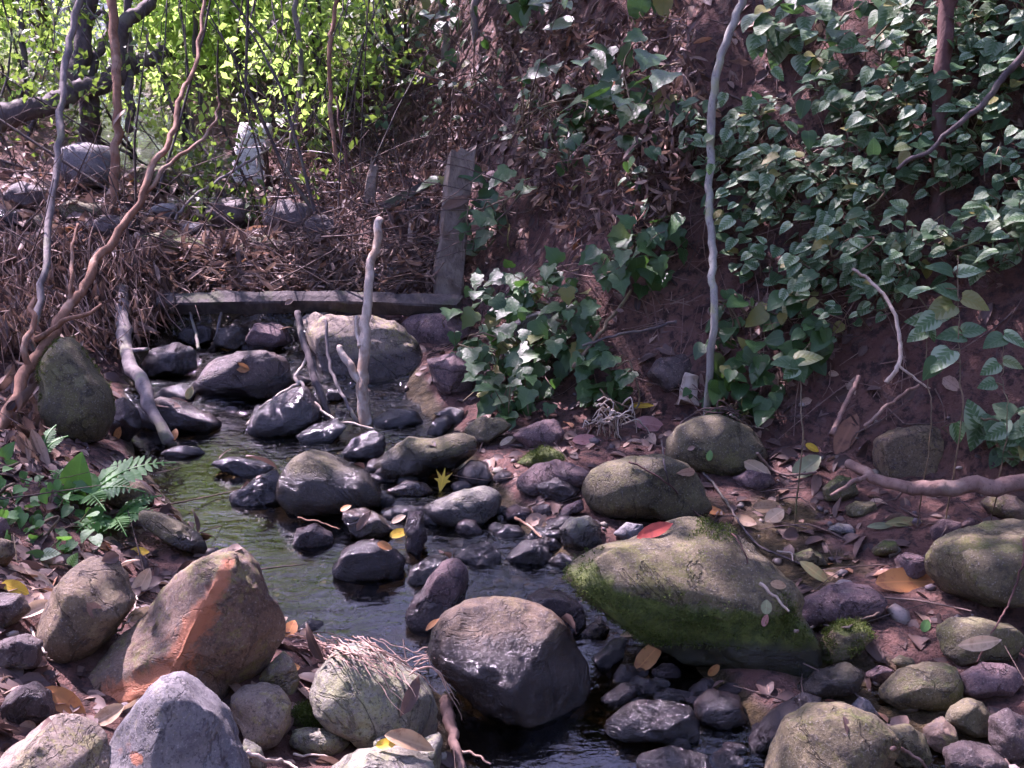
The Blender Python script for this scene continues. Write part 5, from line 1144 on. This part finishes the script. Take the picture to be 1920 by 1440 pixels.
for a in [
 ('bright yellow star-shaped leaf behind the pale sunlit stone', 830, 914, 46, 80, 'yellow', 'star', .5),
 ('big orange-tan leaf right of the reddish purple flat stone', 1700, 1098, 128, 8, 'orange', 'oval', .3, .75),
 ('red slender leaf on the upper edge of the huge mossy boulder', 1228, 999, 78, 26, 'red', 'lance', .3, 1.2),
 ('pinkish brown oval leaf in the litter left of the half-buried boulder', 1218, 802, 58, -6, 'pink', 'oval', .4),
 ('pink leaf in the litter above the small moss-topped stone', 1100, 830, 56, 8, 'pink', 'oval', .3, .8),
 ('tan pointed leaf on the dark soil, upper of a pair', 1438, 956, 60, 8, 'tan', 'oval', .5, .8),
 ('pale pink leaf on the dark soil, lower of a pair', 1452, 976, 48, 38, 'pale', 'oval', .5, 1.1),
 ('yellow-tan slender leaf right of the huge mossy boulder', 1528, 1085, 66, -46, 'olive', 'lance', .3, 1.3),
 ('pale slender leaf lying on the broad grey-brown stone', 1836, 1204, 84, 7, 'pale', 'lance', .4, 1.2),
 ('orange curled leaf on the wet stones below the huge mossy boulder', 1214, 1246, 66, 48, 'orange', 'ovalcurl', .4),
 ('small orange leaf stranded under the dripping mossy boulder', 1340, 1252, 30, 45, 'orange', 'oval', .4),
 ('orange-brown slender leaf above the lichened boulder in the bottom left corner', 118, 1326, 96, -34, 'orange', 'lance', .4, 1.5),
 ('brown leaf hanging on the bare soil bank beside the brown stick', 1590, 815, 90, 62, 'brown', 'lance', .3, 1.5),
 ('pale torn leaf on the half-buried boulder, right side', 1412, 872, 52, -28, 'pale', 'ovalcurl', .3),
 ('grey-green crumpled leaf at the foot of the upright seedling', 1512, 884, 58, 30, 'greygreen', 'ovalcurl', .4, 1.2),
 ('small yellow leaf at the foot of the upright seedling', 1522, 845, 28, -30, 'yellow', 'oval', .4),
 ('yellow leaf beside the upright rough stone', 748, 1006, 36, 25, 'yellow', 'oval', .4),
 ('orange leaf on top of the wet square stone', 720, 1027, 30, -18, 'orange', 'oval', .2),
 ('tiny orange leaf on the grey stone before the domed boulder', 650, 957, 22, 40, 'orange', 'oval', .3),
 ('yellow leaf on the left bank litter above the tan boulder', 260, 1040, 36, 10, 'yellow', 'oval', .3),
 ('olive slender leaf on the soil left of the big right-edge boulder', 1696, 986, 72, 6, 'olive', 'lance', .4),
 ('dull green slender leaf beside the olive slender leaf', 1652, 993, 50, 2, 'greygreen', 'lance', .4),
 ('pale leaf standing behind the broad purple-brown stone', 950, 832, 32, 40, 'pale', 'oval', .5, .7),
 ('rounded orange leaf at the shady foot of the tall dark boulder', 222, 808, 26, 70, 'orange', 'oval', .5),
 ('orange leaf against the long grey stone at the head of the pool', 328, 822, 26, 90, 'orange', 'oval', .5),
 ('yellow-brown leaf at the left end of the dark sunlit-rimmed boulder', 354, 738, 26, 70, 'olive', 'oval', .5),
 ('whitish slender leaf right of the small angular grey stone', 1182, 1194, 42, 14, 'pale', 'lance', .4),
 ('dull green rounded leaf on the right flank of the huge mossy boulder', 1436, 1141, 28, 80, 'greygreen', 'oval', .5, 1.4),
 ('small pinkish leaf below the dull green rounded leaf', 1441, 1163, 24, 70, 'pink', 'oval', .5),
 ('small fresh green leaf in the cobbles below the big orange-tan leaf', 1736, 1180, 28, 60, 'green', 'oval', .5, 1.2),
 ('tan leaf on the right flank of the huge mossy boulder, near its top', 1458, 1100, 32, -10, 'tan', 'oval', .4),
 ('long curled tan leaf over the bottom-edge mossy boulder', 768, 1408, 96, -14, 'tan', 'lancecurl', .3, 1.3),
 ('yellow ragged leaf on the bottom-edge mossy boulder', 722, 1404, 40, 10, 'yellow', 'ovalcurl', .3),
 ('mustard leaf at the left edge on the litter', 24, 1110, 52, -12, 'yellow', 'oval', .3),
 ('pale papery leaf between the tan boulder and the rust-stained boulder, upper', 262, 1112, 56, 65, 'pale', 'ovalcurl', .4),
 ('pale papery leaf between the tan boulder and the rust-stained boulder, lower', 248, 1140, 50, 45, 'pale', 'ovalcurl', .4),
 ('whitish crumpled leaf between the two bottom left boulders', 205, 1352, 62, 30, 'pale', 'ovalcurl', .4),
 ('whitish curled leaf behind the blue-grey pointed boulder', 240, 1318, 70, 45, 'pale', 'lancecurl', .4, 1.5),
 ('brown-orange leaf at the right foot of the rust-stained boulder', 541, 1190, 40, 70, 'orange', 'oval', .4, 1.2),
 ('thin yellow leaf beside the dry root tuft', 1208, 764, 48, -2, 'yellow', 'lance', .4, .8),
 ('little pinkish leaf on the long dark stone at the bottom right', 1562, 1312, 28, -20, 'pink', 'oval', .5),
 ('orange leaf between the large olive boulder and the huge mossy boulder', 1338, 966, 46, -15, 'orange', 'oval', .4, .7),
 ('tan leaf curled on the dark soil beside the pale pair', 1395, 982, 42, -30, 'tan', 'ovalcurl', .4),
 ('bright green fresh leaf at the front of the half-buried boulder', 1330, 853, 20, 80, 'green', 'oval', .4, 1.2),
 ('brown leaf fallen on the side of the leaning purple-brown slab', 816, 1175, 34, 40, 'orange', 'lance', .3, 1.3),
 ('pale leaf on the flat wet gleaming stone', 748, 978, 32, 40, 'pale', 'oval', .4, .8),
 ('white leaf fragment at the left edge under the mustard leaf', 70, 1090, 66, -30, 'pale', 'lance', .4, .8),
 ('white curled bark-like leaf beside the tan boulder at its left', 62, 1155, 70, 40, 'pale', 'lancecurl', .4, 1.4)]:
    fallen(*a)

# ================================================================== TWIGS AND ROOTS LYING ON STONES
def draped(name, label, cat, mat, pts, w, seed, lift=.012):
    P = []
    for px, py in pts:
        p, n, _ = hit(px, py); P.append(p + n * lift - FWD * .01)
    d = (P[0] - CAM) @ FWD; r = pxw(w, d) / 2; mb = MB()
    mb.tube(P, np.linspace(r, r * .6, len(P)), 6, .004, seed, 6 * len(P))
    tag(mb.build(name, M[mat], None, P[0]), label, cat)
draped('twig', 'dark forked twig across the huge mossy boulder, upper strand', 'twig', 'bark_dark', [(1320, 880), (1350, 930), (1385, 985), (1420, 1025), (1470, 1050), (1520, 1072)], 5, 1)
draped('twig', 'thin reddish twig lying over the top of the huge mossy boulder', 'twig', 'bark_red', [(1180, 870), (1245, 905), (1300, 960), (1370, 1010), (1400, 1060)], 3.5, 2)
draped('twig', 'pale broken twig on the right flank of the huge mossy boulder', 'twig', 'driftwood', [(1420, 1095), (1450, 1122), (1478, 1148)], 7, 3)
draped('twig', 'thin brown twig reaching down over the big boulder at the right edge', 'twig', 'bark_red', [(1915, 1015), (1912, 1050), (1890, 1110), (1868, 1170), (1828, 1238)], 5, 4)
draped('twig', 'tan hooked twig on the soil right of the huge mossy boulder', 'twig', 'driftwood', [(1455, 1040), (1482, 1042), (1485, 1058)], 4, 5)
draped('twig', 'straight tan twig beside the tilted pink-brown stone', 'twig', 'bark_orange', [(968, 968), (1000, 995), (1018, 1010)], 6, 6)
draped('twig', 'reddish twig on the litter right of the half-buried boulder', 'twig', 'root', [(1415, 850), (1440, 880), (1470, 895), (1530, 890)], 7, 7)
draped('twig', 'tan twig resting on the half-buried boulder', 'twig', 'driftwood', [(1365, 783), (1400, 797), (1432, 805)], 4, 8)
draped('twig', 'fine dark twig over the front of the large olive boulder', 'twig', 'bark_dark', [(1240, 830), (1243, 870), (1248, 905)], 4, 9)
draped('twig', 'white twig leaning on the dark stone at the left edge', 'twig', 'driftwood', [(55, 1185), (75, 1215), (98, 1243)], 5, 10)
draped('twig', 'short white stick on the flat pale greenish stone', 'twig', 'driftwood', [(557, 1404), (585, 1406), (615, 1408)], 6, 11)
draped('twig', 'white stem sticking up between the tan and the rust-stained boulder', 'twig', 'driftwood', [(220, 1190), (240, 1150), (258, 1122)], 5, 12)
draped('twig', 'thin twig across the foot of the wet square stone', 'twig', 'bark_orange', [(560, 975), (600, 985), (640, 998)], 3.5, 13)
draped('root', 'brown bare root running down beside the round lichened boulder into the water', 'root', 'root', [(832, 1315), (842, 1350), (850, 1385), (862, 1440), (880, 1490)], 26, 14)
draped('root', 'thin tan root trailing along the bottom edge of the stream', 'root', 'rootlet', [(860, 1410), (890, 1420), (920, 1440)], 6, 15)
draped('root', 'pale curved root at the bottom edge beside the blue-grey pointed boulder', 'root', 'driftwood', [(465, 1408), (490, 1420), (530, 1436), (560, 1450)], 10, 16)
draped('root', 'curved pale root over the litter at the lower right, beside the green-grey cobble', 'root', 'root', [(1660, 1400), (1690, 1395), (1715, 1420), (1735, 1450)], 9, 17)
draped('bark_strip', 'pale violet torn strip along the lower edge of the reddish purple flat stone', 'bark', 'timber_pale', [(1488, 1172), (1530, 1180), (1580, 1172), (1610, 1158), (1642, 1146)], 7, 18)
def rootlets():
    rng = np.random.RandomState(8); mb = MB(); base = None
    for i in range(34):
        x0 = rng.uniform(540, 720); y0 = 1196 + (x0 - 540) * .03 + rng.uniform(-8, 22); pts = []
        p0, n0, _ = hit(x0, y0); d0 = (p0 - CAM) @ FWD; L = rng.uniform(50, 130); x, y = x0, y0; base = p0 if base is None else base
        slope = rng.uniform(.1, .75)
        for k in range(6):
            p, n, _ = hit(x, y); d = (p - CAM) @ FWD; d = min(d, d0 + .02); d0 = d
            pts.append(at(x, y, d - .02 - .006 * rng.rand())); x += L / 5; y += L / 5 * slope * (1 + .25 * k) * (1 if x > 600 else .3) + rng.uniform(-5, 5)
        mb.tube(pts, np.linspace(.0018, .0008, 6), 4, .006, i, 20, False)
    for i in range(9):
        x0, y0 = 770 + rng.uniform(-10, 30), 1228 + rng.uniform(-5, 40); p, n, _ = hit(x0 - 20, y0); d = (p - CAM) @ FWD - .03
        mb.tube([at(x0, y0, d), at(x0 + 35, y0 - rng.uniform(0, 12), d), at(x0 + 68, y0 + 28, d + .02), at(x0 + rng.uniform(78, 100), y0 + rng.uniform(60, 95), d + .03)], [.0018, .0015, .0012, .0007], 4, .008, i + 60, 20, False)
    tag(mb.build('rootlets', M['rootlet'], None, base), 'mat of fine pale rootlets hanging over the edge of the round lichened boulder', 'roots')
rootlets()
def tuft(label, px, py, n, w, h, seed, mat='driftwood'):
    rng = np.random.RandomState(seed); p0, nn, _ = hit(px, py + h * .4); d = (p0 - CAM) @ FWD; mb = MB()
    for i in range(n):
        a = (px + rng.normal() * w * .25, py + rng.normal() * h * .22, d - .03 - rng.rand() * .05); e = (a[0] + rng.normal() * w * .45, a[1] + abs(rng.normal()) * h * .5, d - rng.rand() * .05)
        m = ((a[0] + e[0]) / 2 + rng.normal() * 8, min(a[1], e[1]) - rng.rand() * h * .2, d - .05)
        mb.tube([at(*a), at(*m), at(*e)], [.003, .0035, .0015], 4, .008, i, 10, False)
    tag(mb.build('dry_tuft', M[mat], None, p0), label, 'dry roots')
tuft('pale dry root tuft in the litter left of the pinkish brown leaf', 1140, 785, 34, 70, 60, 1)
tuft('tangle of pale dry grass below the dark stone on the litter slope', 1385, 770, 22, 90, 40, 2, 'twig')
plank('rotten_stump', 'whitish broken stump right of the dark stone on the litter slope', 'stump', 'driftwood', at(1288, 760, hit(1288, 757)[0] @ FWD - CAM @ FWD), at(1294, 705, (hit(1288, 757)[0] - CAM) @ FWD + .02), .075, .06, TOCAM, 21, .7, .03, 8)
p_, n_, _ = hit(928, 338); mb = MB(); mb.tube([p_ + n_ * .0, p_ + n_ * .02 - FWD * .02, p_ + n_ * .03 - FWD * .03], [pxw(25, 5.4) / 2, pxw(27, 5.4) / 2, pxw(22, 5.4) / 2], 20)
tag(mb.build('round_cap', M['purple'], None, p_), 'small dark round disc on the shaded bank right of the plank post', 'disc')

# ================================================================== LITTER, DEBRIS, BRUSH, GRAVEL: what nobody could count
def curl_leaf(w, rows=(0, .22, .5, .78, 1), f=.35, d=.3):
    prof = [0.02, .8, 1, .7, 0.0]; V = []
    for y, p in zip(rows, prof):
        V += [(-w * p, y, f * w * p - d * y * y), (0, y, -d * y * y * .8), (w * p, y, f * w * p - d * y * y)]
    Fc = []
    for i in range(4):
        for j in (0, 1):
            a = i * 3 + j; Fc += [(a, a + 1, a + 4), (a, a + 4, a + 3)]
    return np.array(V), np.array(Fc)

def add_stuff(name, label, cat, me, mat):
    return tag(obj(name, me, M[mat]), label, cat, None, 'stuff')

def leaf_litter():
    rng = np.random.RandomState(11); pos, nor = [], []
    def try_at(x, y, rockp, water=.03):
        p, n, ob = drop(x, y)
        if ob is None or ob.name.startswith(('water',)): return
        w = float(water_level(p[1]))
        if p[2] < w + .008 and rng.rand() > water: return
        if not ob.name.startswith('ground') and rng.rand() > rockp: return
        if n[2] < .25: return
        if 1.35 < x < 2.4 and 2.9 < y < 4.2 and rng.rand() > .25: return        # the bare soil slope
        pos.append(p + n * .004); nor.append(n)
    for _ in range(9000):
        try_at(rng.uniform(-2.6, 3.2), rng.uniform(1.4, 6.8), .05)
    for _ in range(2600):
        try_at(rng.uniform(-2.4, -.2), rng.uniform(1.4, 3.4), .05)
    for _ in range(1600):
        try_at(rng.uniform(-7, 4), rng.uniform(6, 12), .3)
    pos = np.array(pos); nor = np.array(nor); n = len(pos)
    N = nor + rng.normal(size=(n, 3)) * .38; Y = rng.normal(size=(n, 3)); Y -= nor * (Y * nor).sum(1)[:, None] * .9
    dist = np.linalg.norm(pos - CAM, axis=1)
    size = .058 * rng.uniform(.45, 1.6, n) * np.where(dist > 5, 1.35, 1)
    val = rng.beta(1.6, 1.9, n); Mx = rot_mats(Y, N)
    half = rng.rand(n) < .55
    for k, (m, t) in enumerate(((half, curl_leaf(.17)), (~half, curl_leaf(.3, f=.5, d=.2)))):
        me = scatter('leaf_litter', t[0], t[1], pos[m] - 0, Mx[m], size[m] * (1.25 if k == 0 else .85), val[m])
        add_stuff('leaf_litter', ('slender' if k == 0 else 'rounded') + ' brown dead leaves strewn over banks and between stones', 'leaf litter', me, 'litter')
leaf_litter()

def debris(name, label, poly, n, size, lift, seed, hang=.8, wide=.16, lo=0, hi=1):
    rng = np.random.RandomState(seed); A = np.array(poly); pos = []
    while len(pos) < n:
        px = rng.uniform(A[:, 0].min(), A[:, 0].max()); py = rng.uniform(A[:, 1].min(), A[:, 1].max())
        if not in_poly(px, py, poly): continue
        d, p = ground_hit(px, py); h = lift * rng.rand() ** 1.2; v = CAM - p; v /= np.linalg.norm(v)
        pos.append(p + v * h + np.array((0, 0, .02)))
    pos = np.array(pos); Y = rng.normal(size=(n, 3)) * .6; Y[:, 2] -= hang; N = rng.normal(size=(n, 3)); N[:, 1] -= .6
    t = curl_leaf(wide, f=.6, d=.25); s = size * rng.uniform(.4, 1.7, n)
    me = scatter(name, t[0], t[1], pos, rot_mats(Y, N), s, lo + (hi - lo) * rng.beta(1.5, 1.8, n)); add_stuff(name, label, 'flood debris', me, 'litter')
debris('flood_debris', 'mound of shredded brown flood debris hanging on the left bank', [(-80, 440), (300, 445), (330, 540), (300, 590), (235, 650), (130, 650), (60, 640), (-80, 640)], 4200, .085, .3, 1, 1.3, .075, .1, .9)
debris('flood_debris', 'pale drift of dead leaves heaped behind the beam', [(290, 470), (420, 440), (620, 440), (800, 480), (810, 556), (600, 560), (320, 556)], 2300, .075, .16, 2, .3, .1, .1, 1)
debris('flood_debris', 'rag of dead leaves hanging in front of the tall dark boulder', [(20, 680), (90, 690), (110, 780), (80, 830), (10, 830)], 170, .09, .3, 3, 1.6, .14, .3, .9)
debris('hanging_leaves', 'shaggy dark mat of dead leaves and twigs on the bank behind the post', [(430, 150), (620, 60), (780, 100), (960, 200), (900, 300), (820, 420), (640, 430), (520, 340)], 4600, .058, .35, 4, .8, .11, 0, .75)
debris('hanging_leaves', 'thin dead leaves caught on the upper dark bank', [(900, 60), (1280, 20), (1330, 200), (1260, 420), (1050, 440), (960, 300)], 2600, .052, .16, 5, .5, .13, .1, .95)
debris('hanging_leaves', 'sunlit dead leaves on the far ground among the left stems', [(0, 250), (250, 330), (420, 330), (560, 380), (420, 440), (0, 440)], 700, .08, .12, 6, .2, .2, .1, 1)

def twigs(name, label, cat, n, place, seed, r=(.0015, .004), L=(.06, .35), mat='twig'):
    rng = np.random.RandomState(seed); mb = MB()
    for i in range(n):
        p, v, ln = place(rng); ln *= rng.uniform(*L); b = p + v * ln; m = (p + b) / 2 + rng.normal(size=3) * ln * .07; k = rng.uniform(*r)
        mb.tube([p, m, b], [k, k * .8, k * .4], 4, 0, 0, 5, False)
    add_stuff(name, label, cat, mb_mesh(mb, name), mat)
def mb_mesh(mb, name): return mesh_from(name, np.concatenate(mb.V), mb.F, {'val': np.concatenate(mb.A)})
def on_ground(rng):
    while True:
        x, y = rng.uniform(-2.4, 3.0), rng.uniform(1.4, 6.5); p, n, ob = drop(x, y)
        if ob is not None and ob.name.startswith('ground') and p[2] > water_level(p[1]) + .01 and n[2] > .2: break
    v = rng.normal(size=3); v -= n * (v @ n); v += n * abs(rng.normal()) * .12; v /= np.linalg.norm(v); return p + n * .006, v, 1.0
twigs('twig_litter', 'small dead twigs scattered over the ground', 'twigs', 900, on_ground, 21)
def brush(rng):
    px, py = rng.uniform(-60, 660), rng.uniform(250, 560); d, p = ground_hit(px, py); p = p + np.array((0, 0, rng.uniform(0, .15)))
    v = rng.normal(size=3) * (1, .6, .5); v[2] = abs(v[2]) + .3; v /= np.linalg.norm(v); return p - FWD * rng.uniform(0, .4), v, 1.0
twigs('brush_tangle', 'tangle of thin bare brushwood upstream of the beam', 'brushwood', 150, brush, 22, (.0015, .0045), (.25, 1.0))
def thin_stems(rng):
    px, py = rng.uniform(-40, 720), rng.uniform(230, 440); d, p = ground_hit(px, py)
    v = rng.normal(size=3) * (.5, .3, .05); v[2] = 1; v /= np.linalg.norm(v); return p, v, 1.0
twigs('thin_stems', 'many thin dark upright stems crowding the upstream bank', 'brushwood', 34, thin_stems, 27, (.003, .011), (.7, 2.4), 'bark_dark')
def brush2(rng):
    px, py = rng.uniform(430, 1000), rng.uniform(60, 420); d, p = ground_hit(px, py)
    v = rng.normal(size=3) * (1, .5, .8); v /= np.linalg.norm(v); return p - FWD * rng.uniform(.05, .35), v, 1.0
twigs('brush_tangle', 'dry twigs and dead stems hanging on the shaded bank behind the post', 'brushwood', 330, brush2, 23, (.0012, .004), (.2, .8))
def strands(rng):
    px, py = rng.uniform(-60, 330), rng.uniform(430, 640); d, p = ground_hit(px, py); v = rng.normal(size=3) * (.5, .3, .4); v[2] -= .9; v /= np.linalg.norm(v)
    return p - FWD * rng.uniform(.1, .34) + np.array((0, 0, .08)), v, 1.0
twigs('hanging_strands', 'pale dead stalks hanging down the flood debris mound on the left', 'flood debris', 330, strands, 25, (.001, .0028), (.1, .4), 'rootlet')
def drift(rng):
    px, py = rng.uniform(300, 820), rng.uniform(445, 560); d, p = ground_hit(px, py); v = rng.normal(size=3) * (1, .4, .4); v /= np.linalg.norm(v)
    return p - FWD * rng.uniform(.02, .2) + np.array((0, 0, .03)), v, 1.0
twigs('drift_twigs', 'pale drift twigs caught on the debris behind the beam', 'flood debris', 260, drift, 26, (.0012, .0035), (.1, .4), 'twig')
def roots_bank(rng):
    px, py = rng.uniform(1000, 1700), rng.uniform(150, 760); d, p = ground_hit(px, py); n = ground_normal(p)
    v = rng.normal(size=3); v -= n * (v @ n) * .8; v[2] -= .3; v /= np.linalg.norm(v); return p + n * .015, v, 1.0
twigs('fine_roots', 'fine brown roots and stalks threading over the soil bank', 'roots', 330, roots_bank, 24, (.0012, .003), (.1, .5), 'root')

def gravel():
    rng = np.random.RandomState(31); S, T = ico(1); S2 = S * (1 + .18 * fbm(S * 2.1, 3, 2))[:, None] * np.array((1, .8, .6)); pos, sc = [], []
    n = 9000; y = rng.uniform(1.4, 5.0, n); x = np.where(rng.rand(n) < .75, rng.uniform(-1.6, 2.4, n), rng.uniform(.4, 1.9, n))
    z = height(x, y); w = water_level(y); sc = np.minimum(rng.gamma(2.2, .0052, n) + .004, .04)
    ok = (z < w - .01) | ((z < w + .28) & (rng.rand(n) < .05)); pos = np.stack([x, y, z + sc * .15], 1)[ok]; sc = sc[ok]
    pos = np.array(pos); sc = np.array(sc); n = len(pos); Mx = rot_mats(rng.normal(size=(n, 3)) * (1, 1, .2), np.tile((0, 0, 1.0), (n, 1)) + rng.normal(size=(n, 3)) * .3)
    me = scatter('gravel', S2, T, pos, Mx, sc[:, None] * rng.uniform(.7, 1.2, (n, 3)), rng.uniform(0, 1, n)); wz = np.zeros(len(me.vertices) * 3); me.vertices.foreach_get('co', wz); wz = wz.reshape(-1, 3)
    a = me.attributes.new('wet', 'FLOAT', 'POINT'); a.data.foreach_set('value', sstep(.05, .0, wz[:, 2] - water_level(wz[:, 1])).astype(np.float32))
    add_stuff('gravel', 'loose gravel and pebbles in the stream bed and on the bar', 'gravel', me, 'gravel')
def gravel_mat():
    m = NT('gravel_mix'); v = m('NewGeometry').outputs['Position']; cr = m('ValToRGB', {'Fac': m.attr('val')}); e = cr.color_ramp
    cols = [(0, (.06, .045, .045)), (.3, (.13, .1, .1)), (.55, (.17, .15, .11)), (.8, (.22, .18, .16)), (1, (.3, .25, .21))]
    while len(e.elements) < len(cols): e.elements.new(.5)
    for el, (p, c) in zip(e.elements, cols): el.position = p; el.color = C4(c)
    n = m.noise(v, 150, 4, .7); c = m.mix(m.math('MULTIPLY', m.ramp(n, .5, .7), .5), cr.outputs[0], (.05, .045, .04)); w = m.attr('wet')
    c = m.mix(w, c, m.mix(1.0, c, (.4, .34, .28), 'MULTIPLY'))
    p = m('BsdfPrincipled', {'Base Color': c, 'Roughness': m.math('SUBTRACT', .75, m.math('MULTIPLY', w, .5)), 'Normal': m('Bump', {'Height': n, 'Strength': .4, 'Distance': .005}).outputs[0]})
    return m.surface(p.outputs[0])
M['gravel'] = gravel_mat()
gravel()

for o in bpy.data.objects:
    if o.get('category') and not o.get('kind'): o['kind'] = 'thing'
